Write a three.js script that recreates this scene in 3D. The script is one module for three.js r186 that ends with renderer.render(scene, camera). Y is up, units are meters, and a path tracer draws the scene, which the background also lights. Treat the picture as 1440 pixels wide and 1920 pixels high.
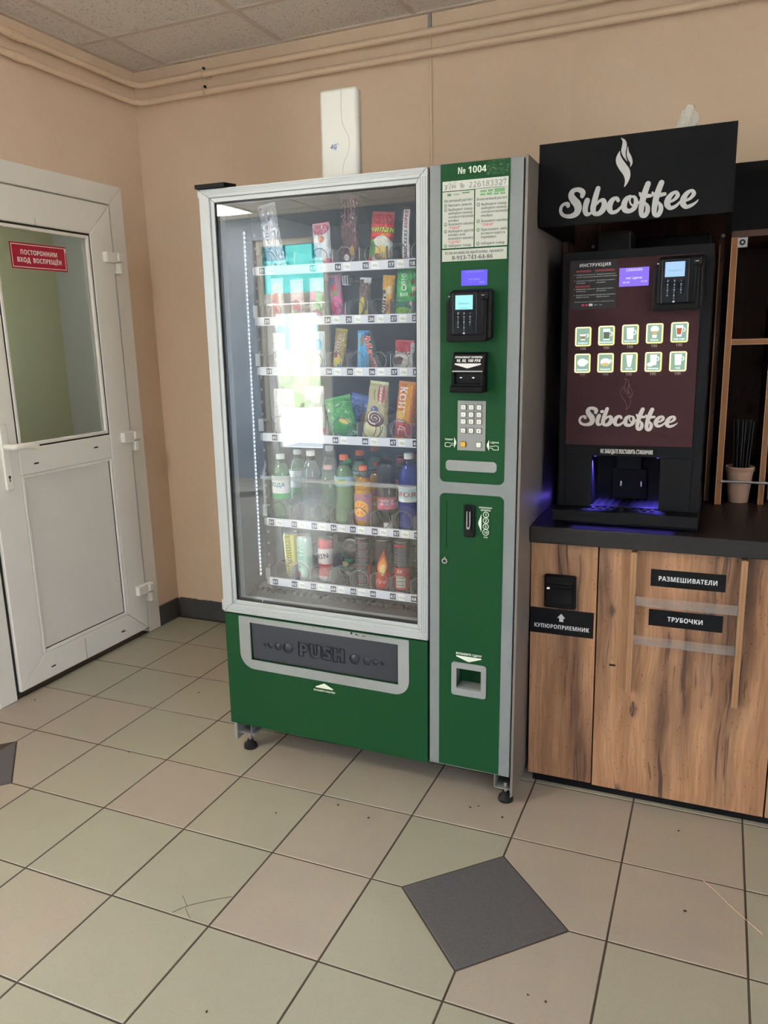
import * as THREE from 'three';
import { RoundedBoxGeometry } from 'three/addons/geometries/RoundedBoxGeometry.js';
import { mergeGeometries } from 'three/addons/utils/BufferGeometryUtils.js';
import { Brush, Evaluator, SUBTRACTION } from 'three-bvh-csg';
import { RectAreaLightUniformsLib } from 'three/addons/lights/RectAreaLightUniformsLib.js';

// ------------------------------------------------------------ camera, sky, sun, lamps, exposure
const scene = new THREE.Scene();
const camera = new THREE.PerspectiveCamera(66.72, 0.75, 0.05, 200);
camera.position.set(2.5716, 1.3908, 3.1768);
camera.rotation.order = 'YXZ';
camera.rotation.set(THREE.MathUtils.degToRad(-12.307), THREE.MathUtils.degToRad(23.376), THREE.MathUtils.degToRad(-1.5367));
scene.add(camera);
const renderer = new THREE.WebGLRenderer({ antialias: true });
renderer.toneMapping = THREE.LinearToneMapping;
renderer.toneMappingExposure = 1.12;
renderer.shadowMap.enabled = true;
RectAreaLightUniformsLib.init();
scene.background = new THREE.Color(0.66, 0.81, 1.0);          // bright hazy daylight outside the entrance
scene.backgroundIntensity = 14.5;
const sun = new THREE.DirectionalLight(new THREE.Color(1, 0.95, 0.86), 130);
sun.position.set(0, 16, -8); sun.target.position.set(0, 0, 8);
sun.castShadow = true;
Object.assign(sun.shadow.camera, { left: -20, right: 20, top: 20, bottom: -20, near: 1, far: 60 });
scene.add(sun, sun.target);
const LAMP_COLOR = new THREE.Color(1.0, 0.95, 0.84), LAMP_LEVEL = 40;
const LED_LEVEL = 22;

// ------------------------------------------------------------ helpers
let seed = 12345;
const rnd = () => { seed |= 0; seed = seed + 0x6D2B79F5 | 0; let t = Math.imul(seed ^ seed >>> 15, 1 | seed); t = t + Math.imul(t ^ t >>> 7, 61 | t) ^ t; return ((t ^ t >>> 14) >>> 0) / 4294967296; };
const hash2 = (x, y, s) => { let h = Math.imul(x, 374761393) + Math.imul(y, 668265263) + Math.imul(s, 1274126177) | 0; h = Math.imul(h ^ h >>> 13, 1274126177); return ((h ^ h >>> 16) >>> 0) / 4294967296; };
function vnoise(x, y, s = 0) {
  const xi = Math.floor(x), yi = Math.floor(y), fx = x - xi, fy = y - yi, u = fx * fx * (3 - 2 * fx), v = fy * fy * (3 - 2 * fy);
  const a = hash2(xi, yi, s), b = hash2(xi + 1, yi, s), c = hash2(xi, yi + 1, s), d = hash2(xi + 1, yi + 1, s);
  return (a + (b - a) * u) * (1 - v) + (c + (d - c) * u) * v;
}
function fbm(x, y, s = 0, o = 4) { let r = 0, a = 0.5, n = 0; for (let i = 0; i < o; i++) { r += a * vnoise(x, y, s + i); n += a; a /= 2; x *= 2.03; y *= 2.03; } return r / n; }
const mixc = (a, b, t) => a.map((v, i) => v + (b[i] - v) * t);
function dataTex(w, h, fn, srgb = true) {
  const d = new Uint8Array(w * h * 4);
  for (let y = 0; y < h; y++) for (let x = 0; x < w; x++) { const c = fn(x, y), k = (y * w + x) * 4; d[k] = Math.max(0, Math.min(255, c[0])); d[k + 1] = Math.max(0, Math.min(255, c[1])); d[k + 2] = Math.max(0, Math.min(255, c[2])); d[k + 3] = 255; }
  const t = new THREE.DataTexture(d, w, h); t.magFilter = THREE.LinearFilter; t.minFilter = THREE.LinearMipmapLinearFilter; t.generateMipmaps = true;
  t.wrapS = t.wrapT = THREE.RepeatWrapping; if (srgb) t.colorSpace = THREE.SRGBColorSpace; t.needsUpdate = true; return t;
}
function canvasTex(w, h, draw) {
  const c = document.createElement('canvas'); c.width = w; c.height = h; const g = c.getContext('2d'); draw(g, w, h);
  const t = new THREE.CanvasTexture(c); t.colorSpace = THREE.SRGBColorSpace; return t;
}
const std = (o) => new THREE.MeshStandardMaterial(o), phys = (o) => new THREE.MeshPhysicalMaterial(o);
const col = (r, g, b) => new THREE.Color(r / 255, g / 255, b / 255).convertSRGBToLinear();   // from an sRGB triple
const used = {};
function numbered(n) { used[n] = (used[n] ?? -1) + 1; return used[n] ? n + '_' + String(used[n]).padStart(3, '0') : n; }
function mesh(name, geo, mat, parent) { const m = new THREE.Mesh(geo, mat); m.name = name; m.castShadow = m.receiveShadow = true; parent.add(m); return m; }
function grp(name, pos = [0, 0, 0]) { const g = new THREE.Group(); g.name = numbered(name); g.position.set(...pos); scene.add(g); return g; }
function tag(o, label, category, group) { o.userData.label = label; o.userData.category = category; if (group) o.userData.group = group; return o; }
function structure(o, label, category) { o.userData.kind = 'structure'; if (label) o.userData.label = label; if (category) o.userData.category = category; return o; }
// boxes by their extents, uv in metres
function boxUV(g, s = 1) {
  const p = g.attributes.position, n = g.attributes.normal, uv = new Float32Array(p.count * 2);
  for (let i = 0; i < p.count; i++) {
    const ax = Math.abs(n.getX(i)), ay = Math.abs(n.getY(i)), az = Math.abs(n.getZ(i));
    let u, v; if (az >= ax && az >= ay) { u = p.getX(i); v = p.getY(i); } else if (ax >= ay) { u = p.getZ(i); v = p.getY(i); } else { u = p.getX(i); v = p.getZ(i); }
    uv[2 * i] = u / s; uv[2 * i + 1] = v / s;
  }
  g.setAttribute('uv', new THREE.BufferAttribute(uv, 2)); return g;
}
function bx(x0, x1, y0, y1, z0, z1, s = 1) { const g = new THREE.BoxGeometry(x1 - x0, y1 - y0, z1 - z0); g.translate((x0 + x1) / 2, (y0 + y1) / 2, (z0 + z1) / 2); return boxUV(g, s); }
function rbx(x0, x1, y0, y1, z0, z1, r = 0.003, s = 1, seg = 2) { const g = new RoundedBoxGeometry(x1 - x0, y1 - y0, z1 - z0, seg, Math.min(r, (x1 - x0) / 2.01, (y1 - y0) / 2.01, (z1 - z0) / 2.01)); g.translate((x0 + x1) / 2, (y0 + y1) / 2, (z0 + z1) / 2); return boxUV(g, s); }
const merge = (list) => mergeGeometries(list.map((g) => { const q = g.index ? g.toNonIndexed() : g; for (const k of Object.keys(q.attributes)) if (!['position', 'normal', 'uv'].includes(k)) q.deleteAttribute(k); return q; }));
// flat print: a thin plate facing +z with uv 0..1 on the front
function plate(x0, x1, y0, y1, z, t = 0.0008) {
  const g = new THREE.BoxGeometry(x1 - x0, y1 - y0, t); g.translate((x0 + x1) / 2, (y0 + y1) / 2, z + t / 2); return g;
}
function shapeRR(x0, x1, y0, y1, r) {   // rounded rectangle; r = [bl, br, tr, tl]
  const [a, b, c, d] = Array.isArray(r) ? r : [r, r, r, r], s = new THREE.Shape();
  s.moveTo(x0 + a, y0); s.lineTo(x1 - b, y0); if (b) s.absarc(x1 - b, y0 + b, b, -Math.PI / 2, 0); s.lineTo(x1, y1 - c); if (c) s.absarc(x1 - c, y1 - c, c, 0, Math.PI / 2);
  s.lineTo(x0 + d, y1); if (d) s.absarc(x0 + d, y1 - d, d, Math.PI / 2, Math.PI); s.lineTo(x0, y0 + a); if (a) s.absarc(x0 + a, y0 + a, a, Math.PI, Math.PI * 1.5); return s;
}
function extr(shape, z0, z1, bevel = 0) {
  const g = new THREE.ExtrudeGeometry(shape, { depth: z1 - z0 - 2 * bevel, bevelEnabled: bevel > 0, bevelSize: bevel, bevelThickness: bevel, bevelOffset: -bevel, bevelSegments: 2, curveSegments: 8 });
  g.translate(0, 0, z0 + bevel); return g;
}
function cyl(r, h, seg = 20, r2 = r) { return new THREE.CylinderGeometry(r2, r, h, seg); }
function cylX(r, x0, x1, y, z, seg = 16) { const g = new THREE.CylinderGeometry(r, r, x1 - x0, seg); g.rotateZ(Math.PI / 2); g.translate((x0 + x1) / 2, y, z); return g; }
function cylZ(r, z0, z1, x, y, seg = 20) { const g = new THREE.CylinderGeometry(r, r, z1 - z0, seg); g.rotateX(Math.PI / 2); g.translate(x, y, (z0 + z1) / 2); return g; }
function tube(pts, r, seg = 40, rad = 8) { return new THREE.TubeGeometry(new THREE.CatmullRomCurve3(pts.map((p) => new THREE.Vector3(...p))), seg, r, rad, false); }
function areaLight(color, level, w, h, pos, target, parent = scene) { const l = new THREE.RectAreaLight(color, level, w, h); l.position.set(...pos); parent.add(l); l.lookAt(...target); return l; }
function txt(g, s, x, y, size, color, opt = {}) {
  g.save(); g.translate(x, y); if (opt.rot) g.rotate(opt.rot); if (opt.sx) g.scale(opt.sx, 1); g.font = (opt.style ?? 'bold') + ' ' + size + 'px ' + (opt.font ?? 'sans-serif'); g.textAlign = opt.align ?? 'center'; g.textBaseline = 'middle';
  if (opt.stroke) { g.strokeStyle = opt.stroke; g.lineWidth = opt.lw ?? 3; g.lineJoin = 'round'; g.strokeText(s, 0, 0); } g.fillStyle = color; g.fillText(s, 0, 0); g.restore();
}

// ------------------------------------------------------------ surfaces
const bumpFine = dataTex(256, 256, (x, y) => { const v = 255 * (0.6 * fbm(x / 10, y / 10, 3, 3) + 0.4 * hash2(x, y, 5)); return [v, v, v]; }, false);
const wallTex = (base, alt, s) => dataTex(512, 512, (x, y) => { const t = fbm(x / 90, y / 90, s, 4), f = (hash2(x, y, s) - 0.5) * 4 + (fbm(x / 6, y / 6, s + 9, 2) - 0.5) * 3; return mixc(base, alt, Math.max(0, Math.min(1, (t - 0.3) * 2.2))).map((v) => v + f); });
const M = {};
M.wall = std({ map: wallTex([228, 203, 178], [225, 199, 174], 11), roughness: 0.78, bumpMap: bumpFine, bumpScale: 0.0003 });
M.wallFar = std({ map: wallTex([150, 160, 172], [142, 152, 165], 15), roughness: 0.75, bumpMap: bumpFine, bumpScale: 0.0006 });
M.wallGreen = std({ color: col(196, 205, 168), roughness: 0.7, bumpMap: bumpFine, bumpScale: 0.001 });
M.wallGrey = std({ color: col(196, 210, 214), roughness: 0.7, bumpMap: bumpFine, bumpScale: 0.001 });
M.pipe = std({ color: col(226, 200, 172), roughness: 0.5 });
M.white = std({ color: col(234, 230, 220), roughness: 0.38 });
M.whitePanel = std({ map: wallTex([229, 224, 214], [227, 222, 211], 21), roughness: 0.42 });
M.black = phys({ color: col(20, 20, 22), roughness: 0.45, specularIntensity: 0.3 });
M.blackMatte = std({ color: col(30, 30, 32), roughness: 0.7 });
M.rubber = std({ color: col(16, 16, 17), roughness: 0.8 });
M.steel = std({ color: col(190, 190, 192), roughness: 0.3, metalness: 0.9 });
M.grout = std({ color: col(74, 62, 52), roughness: 0.95 });
M.skirt = std({ map: wallTex([84, 84, 86], [70, 70, 73], 31), roughness: 0.5 });
M.mortar = std({ color: col(206, 188, 164), roughness: 0.95 });
const speck = (base, alt, s) => dataTex(256, 256, (x, y) => { const t = fbm(x / 80, y / 80, s, 3), h = hash2(x, y, s); const f = (h - 0.5) * 9 - (h > 0.985 ? 16 : 0); return mixc(base, alt, t).map((v) => v + f); });
const tileMats = [[[164, 157, 139], [160, 154, 137]], [[166, 155, 140], [161, 149, 136]], [[161, 157, 139], [158, 153, 136]], [[167, 152, 138], [161, 156, 139]]].map(([a, b], i) => std({ map: speck(a, b, 41 + i * 3), roughness: 0.36, bumpMap: bumpFine, bumpScale: 0.0003 }));
M.diamond = std({ map: dataTex(256, 256, (x, y) => { const h = hash2(x, y, 77), f = (h - 0.5) * 26 + (fbm(x / 3, y / 3, 8, 2) - 0.5) * 26; return [88 + f, 86 + f, 88 + f]; }), roughness: 0.5 });
M.ceilTile = std({ map: dataTex(512, 512, (x, y) => { const n = fbm(x / 5, y / 5, 61, 2), pit = n > 0.72 ? -38 : 0, f = (hash2(x, y, 62) - 0.5) * 10; return [228 + f + pit, 221 + f + pit, 212 + f + pit]; }), roughness: 0.95, bumpMap: bumpFine, bumpScale: 0.0015 });
M.tbar = std({ color: col(206, 194, 180), roughness: 0.5 });
M.glass = phys({ color: 0xffffff, transmission: 1, thickness: 0, roughness: 0.0, ior: 1.5 });
M.lampFace = std({ color: 0xffffff, emissive: LAMP_COLOR, emissiveIntensity: 3.2, roughness: 0.6 });
M.sealBlack = std({ color: col(24, 24, 26), roughness: 0.6 });

const RX0 = -2.9, RX1 = 4.6, RZ1 = 6.0, CEIL = 2.634, PITCH = 0.30364, GX = 1.1896, GZ = 1.2322;

// ------------------------------------------------------------ floor: every tile in reach of the camera is a piece of its own
const floor = structure(grp('floor'), 'beige porcelain tile floor with dark grey diamond insets', 'floor');
mesh('floor_base', bx(RX0 - 0.2, RX1 + 0.2, -0.15, -0.0025, -1.4, RZ1 + 0.2), M.grout, floor);
{
  const J = 0.0025, D = PITCH * Math.SQRT1_2, far = [[], [], [], []];
  const isD = (i, j) => ((i - 3) % 6 + 6) % 6 === 0 && ((j - 1) % 6 + 6) % 6 === 0;
  const tileGeo = (x0, x1, z0, z1, cut, up) => {       // cut: which corners lie under a diamond
    const s = new THREE.Shape(), a = D - J * 0.4, P = [];
    const c = [[x0, z0, 1, 1], [x1, z0, -1, 1], [x1, z1, -1, -1], [x0, z1, 1, -1]];
    c.forEach(([x, z, sx, sz], k) => { if (cut[k]) { const A = [x + sx * a, z], B = [x, z + sz * a]; if (k % 2 === 0) P.push(B, A); else P.push(A, B); } else P.push([x, z]); });
    P.forEach(([x, z], k) => (k ? s.lineTo(x, -z) : s.moveTo(x, -z)));
    const g = new THREE.ExtrudeGeometry(s, { depth: 0.008, bevelEnabled: true, bevelSize: 0.0012, bevelThickness: 0.0012, bevelOffset: -0.0012, bevelSegments: 1, curveSegments: 1 });
    g.rotateX(-Math.PI / 2); g.translate(0, -0.0092 - 0.0012 + up, 0); return boxUV(g, 0.31);
  };
  for (let i = -14; i <= 11; i++) for (let j = -5; j <= 16; j++) {
    let x0 = GX + i * PITCH + J, x1 = GX + (i + 1) * PITCH - J, z0 = GZ + j * PITCH + J, z1 = GZ + (j + 1) * PITCH - J;
    if (x1 < RX0 || x0 > RX1 || z0 > RZ1 || z1 < 0.02) continue;
    if (x1 < 0.05 && z0 < 2.2) continue;
    if (x0 < -0.01 && z1 < 2.3) x0 = 0.0;
    z0 = Math.max(z0, 0); z1 = Math.min(z1, RZ1); x0 = Math.max(x0, RX0); x1 = Math.min(x1, RX1);
    const near = x0 > -0.1 && x1 < 3.4 && z1 < 2.75, up = (hash2(i, j, 4) - 0.5) * 0.0008, m = (i * 7 + j * 13 + Math.floor(hash2(i, j, 9) * 4) + 400) % 4;
    const g = tileGeo(x0, x1, z0, z1, [isD(i, j), isD(i + 1, j), isD(i + 1, j + 1), isD(i, j + 1)], up);
    g.attributes.uv.array.forEach((v, k, a) => { a[k] = v + hash2(i, j, k % 2) * 3; });
    if (near) mesh('floor_tile', g, tileMats[m], floor); else far[m].push(g);
    if (isD(i, j) && GX + i * PITCH > -1.5 && (GX + i * PITCH > 0.2 || GZ + j * PITCH > 1)) {
      const s = new THREE.Shape(), cx = GX + i * PITCH, cz = GZ + j * PITCH, r = D - J * 1.2, flat = cx < 0.5 && cz < 2.3;
      s.moveTo(cx, -(cz - r)); if (!flat) s.lineTo(cx - r, -cz); s.lineTo(cx, -(cz + r)); s.lineTo(cx + r, -cz); s.closePath();
      const dg = new THREE.ExtrudeGeometry(s, { depth: 0.008, bevelEnabled: true, bevelSize: 0.001, bevelThickness: 0.001, bevelOffset: -0.001, bevelSegments: 1 });
      dg.rotateX(-Math.PI / 2); dg.translate(0, -0.009, 0); mesh('diamond_tile', boxUV(dg, 0.15), M.diamond, floor).userData.label = 'dark grey speckled diamond inset tile';
    }
  }
  far.forEach((l, k) => { const o = mesh('distant_floor_tiles', merge(l), tileMats[k], floor); o.userData.kind = 'stuff'; });
}

// ------------------------------------------------------------ walls
const wallBack = structure(grp('wall_back'), 'peach painted back wall', 'wall');
mesh('plaster', bx(-0.15, RX1 + 0.2, -0.15, CEIL + 0.3, -0.2, 0), M.wall, wallBack);
const wallLeft = structure(grp('wall_left'), 'peach painted wall around the white door', 'wall');
const DZ0 = 0.185, DZ1 = 1.16, DTOP = 2.098;      // door opening in the left wall
mesh('plaster', merge([bx(-0.15, 0, -0.15, CEIL + 0.3, 0, DZ0), bx(-0.15, 0, -0.15, CEIL + 0.3, DZ1, 2.3), bx(-0.15, 0, DTOP, CEIL + 0.3, DZ0, DZ1)]), M.wall, wallLeft);
const wallSide = structure(grp('wall_side'), 'grey blue painted partition beyond the door room', 'wall');
mesh('plaster', bx(RX0 - 0.2, -0.15, -0.15, CEIL + 0.3, 2.15, 2.3), M.wallFar, wallSide);
const wallFarLeft = structure(grp('wall_far_left'), 'grey blue painted outer wall', 'wall');
const WY0 = 0.35, WY1 = 2.4, LZ0 = 2.8, LZ1 = 5.8;
mesh('plaster', merge([bx(RX0 - 0.2, RX0, -0.15, CEIL + 0.3, 2.3, LZ0), bx(RX0 - 0.2, RX0, -0.15, CEIL + 0.3, LZ1, RZ1 + 0.2), bx(RX0 - 0.2, RX0, -0.15, WY0, LZ0, LZ1), bx(RX0 - 0.2, RX0, WY1, CEIL + 0.3, LZ0, LZ1)]), M.wallFar, wallFarLeft);
const wallRight = structure(grp('wall_right'), 'peach painted right wall', 'wall');
const SZ0 = 3.4, SZ1 = 4.8;
mesh('plaster', merge([bx(RX1, RX1 + 0.2, -0.15, CEIL + 0.3, 0, SZ0), bx(RX1, RX1 + 0.2, -0.15, CEIL + 0.3, SZ1, RZ1 + 0.2), bx(RX1, RX1 + 0.2, -0.15, WY0, SZ0, SZ1), bx(RX1, RX1 + 0.2, WY1, CEIL + 0.3, SZ0, SZ1)]), M.wall, wallRight);
const wallFront = structure(grp('wall_front'), 'grey blue painted entrance wall', 'wall');
const EX0 = -1.83, EX1 = -1.0, ETOP = 2.42;        // entrance opening
mesh('plaster', merge([bx(RX0, EX0, -0.15, CEIL + 0.3, RZ1, RZ1 + 0.2), bx(EX1, RX1, -0.15, CEIL + 0.3, RZ1, RZ1 + 0.2), bx(EX0, EX1, ETOP, CEIL + 0.3, RZ1, RZ1 + 0.2)]), M.wallFar, wallFront);
// the room behind the white door
const wallDoorRoom = structure(grp('wall_door_room'), 'pale green wall of the room behind the glazed door', 'wall');
mesh('green_wall', bx(-2.0, -1.8, -0.15, CEIL + 0.3, -1.4, 2.15), M.wallGreen, wallDoorRoom);
const wallDoorRoomEnd = structure(grp('wall_door_room_end'), 'pale grey end wall of the room behind the glazed door', 'wall');
mesh('grey_wall', merge([bx(-1.8, 0.05, -0.15, CEIL + 0.3, -1.4, -1.2), bx(-0.15, 0.05, -0.15, CEIL + 0.3, -1.2, -0.2)]), M.wallGrey, wallDoorRoomEnd);

// trim: the narrow painted cable strip down the back wall
const trim1 = structure(grp('trim_1'), 'thin painted vertical strip on the back wall above the vending machine', 'trim');
mesh('strip', rbx(1.4445, 1.4555, 0.1, 2.56, 0, 0.007, 0.002), M.wall, trim1);
mesh('strip_end', rbx(1.443, 1.457, 2.575, CEIL, 0, 0.01, 0.002), std({ color: col(150, 146, 140), roughness: 0.5 }), trim1);

// baseboards of cut dark tile
{
  const b = structure(grp('baseboard_back'), 'dark grey tile skirting with rough mortar edge on the back wall', 'baseboard');
  for (let k = 0; k < 9; k++) { const x0 = 0.014 + k * 0.303, h = 0.102 + hash2(k, 2, 3) * 0.006; if (x0 > 2.1) break; mesh('skirting_tile', rbx(x0, x0 + 0.3, 0, h, 0, 0.012, 0.002), M.skirt, b); }
  const pts = []; for (let k = 0; k <= 60; k++) pts.push([0.012 + k * 0.012, 0.106 + (hash2(k, 5, 1) - 0.5) * 0.006, 0.004]);
  mesh('mortar_edge', tube(pts, 0.0035, 120, 5), M.mortar, b);
  const l = structure(grp('baseboard_left'), 'dark grey tile skirting piece between the door frame and the corner', 'baseboard');
  mesh('skirting_tile', rbx(0, 0.012, 0, 0.104, 0.0135, 0.17, 0.002), M.skirt, l);
}

// ceiling of lay-in tiles in a metal grid
const ceiling = structure(grp('ceiling'), 'suspended ceiling of pitted mineral tiles', 'ceiling');
mesh('slab', bx(RX0 - 0.2, RX1 + 0.2, CEIL + 0.3, CEIL + 0.5, -1.4, RZ1 + 0.2), M.wallGrey, ceiling);
const CX = 0.1895, CZ = 0.362;
const lampCells = [[0, 4], [-4, 8]];
{
  const xs = [], zs = [0]; for (let k = -5; k <= 7; k++) xs.push(CX + k * 0.6); for (let k = 0; k <= 9; k++) zs.push(CZ + k * 0.6); zs.push(RZ1);
  const X = [RX0, ...xs.filter((x) => x > RX0 + 0.02 && x < RX1 - 0.02), RX1];
  const cells = [];
  for (let i = 0; i + 1 < X.length; i++) for (let j = 0; j + 1 < zs.length; j++) cells.push([X[i], X[i + 1], zs[j], zs[j + 1]]);
  for (const [x0, x1, z0, z1] of cells) {
    if (x1 <= 0.2 && x0 < 0 && z1 < 2.32) { if (x1 <= 0.01) continue; }
    const a = Math.max(x0, z1 < 2.32 ? 0 : RX0);
    if (lampCells.some(([k, j]) => Math.abs(x0 - (CX + k * 0.6)) < 0.01 && Math.abs(z0 - (CZ + j * 0.6)) < 0.01)) continue;
    mesh('ceiling_tile', bx(a + 0.004, x1 - 0.004, CEIL + 0.004, CEIL + 0.018, z0 + 0.004, z1 - 0.004, 0.6), M.ceilTile, ceiling);
  }
  for (const x of xs) if (x > RX0 && x < RX1) mesh('grid_bar', bx(x - 0.012, x + 0.012, CEIL, CEIL + 0.03, x < 0.1 ? 2.3 : 0, RZ1), M.tbar, ceiling);
  for (const z of zs.slice(1, -1)) mesh('grid_bar', bx(z < 2.3 ? 0 : RX0, RX1, CEIL - 0.0004, CEIL + 0.0296, z - 0.012, z + 0.012), M.tbar, ceiling);
  mesh('wall_angle', bx(0, RX1, CEIL - 0.002, CEIL + 0.02, 0, 0.02), M.tbar, ceiling);
  mesh('wall_angle', bx(0, 0.02, CEIL - 0.002, CEIL + 0.02, 0.02, 2.3), M.tbar, ceiling);
}
function ceilingLamp(k, j, label) {
  const x = CX + (k + 0.5) * 0.6, z = CZ + (j + 0.5) * 0.6, t = tag(grp('ceiling_light', [x, CEIL, z]), label, 'ceiling light', 'square ceiling light panels');
  mesh('frame', merge([bx(-0.29, 0.29, 0.002, 0.03, -0.29, -0.27), bx(-0.29, 0.29, 0.002, 0.03, 0.27, 0.29), bx(-0.29, -0.27, 0.002, 0.03, -0.27, 0.27), bx(0.27, 0.29, 0.002, 0.03, -0.27, 0.27), bx(-0.29, 0.29, 0.03, 0.05, -0.29, 0.29)]), M.tbar, t);
  mesh('diffuser', bx(-0.27, 0.27, 0.01, 0.014, -0.27, 0.27), M.lampFace, t);
  areaLight(LAMP_COLOR, LAMP_LEVEL, 0.52, 0.52, [x, CEIL - 0.003, z], [x, 0, z]);
}
for (const [k, j] of lampCells) ceilingLamp(k, j, 'square recessed ceiling light panel');
{ // unseen lamp, added to light the room behind the door
  const t = tag(grp('ceiling_light', [-1.0, CEIL, 0.2]), 'added unseen square ceiling light in the room behind the glazed door', 'ceiling light');
  mesh('frame', bx(-0.3, 0.3, 0.02, 0.05, -0.3, 0.3), M.tbar, t); mesh('diffuser', bx(-0.28, 0.28, 0.01, 0.019, -0.28, 0.28), M.lampFace, t);
  areaLight(LAMP_COLOR, 8, 0.5, 0.5, [-1.0, CEIL - 0.01, 0.2], [-1.0, 0, 0.2]);
  const c = structure(grp('ceiling_door_room'), 'plain ceiling of the room behind the glazed door', 'ceiling');
  mesh('panel', bx(-1.8, -0.15, CEIL + 0.06, CEIL + 0.1, -1.2, 2.15), M.ceilTile, c);
}

// ------------------------------------------------------------ heating pipes round the corner
for (const [k, y] of [[0, 2.556], [1, 2.483]]) {
  const t = tag(grp('heating_pipe'), k ? 'lower of two peach painted heating pipes under the ceiling' : 'upper of two peach painted heating pipes under the ceiling', 'pipe');
  const c = 0.048, r = 0.06, path = new THREE.CurvePath();
  path.add(new THREE.LineCurve3(new THREE.Vector3(c, y + 0.006, 2.28), new THREE.Vector3(c, y, c + r)));
  path.add(new THREE.QuadraticBezierCurve3(new THREE.Vector3(c, y, c + r), new THREE.Vector3(c, y, c), new THREE.Vector3(c + r, y, c)));
  path.add(new THREE.LineCurve3(new THREE.Vector3(c + r, y, c), new THREE.Vector3(RX1 - 0.01, y - 0.012, c)));
  mesh('pipe', new THREE.TubeGeometry(path, 160, 0.0135, 14), M.pipe, t);
  { const q = new THREE.CylinderGeometry(0.0175, 0.0175, 0.06, 16); q.rotateX(Math.PI / 2); q.translate(c, y + 0.002, 0.72); mesh('coupling', q, M.pipe, t); }
  for (const x of [0.42, 2.55, 3.6]) {
    const yy = y - 0.012 * x / 4.6, q = new THREE.TorusGeometry(0.0155, 0.003, 6, 18); q.rotateY(Math.PI / 2); q.translate(x, yy, c);
    mesh('pipe_clamp', merge([q, cylZ(0.004, 0, c - 0.014, x, yy, 8)]), M.pipe, t);
    mesh('clamp_screw', rbx(x - 0.004, x + 0.004, yy + 0.014, yy + 0.026, c - 0.006, c + 0.006, 0.001), M.rubber, t);
  }
}

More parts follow.
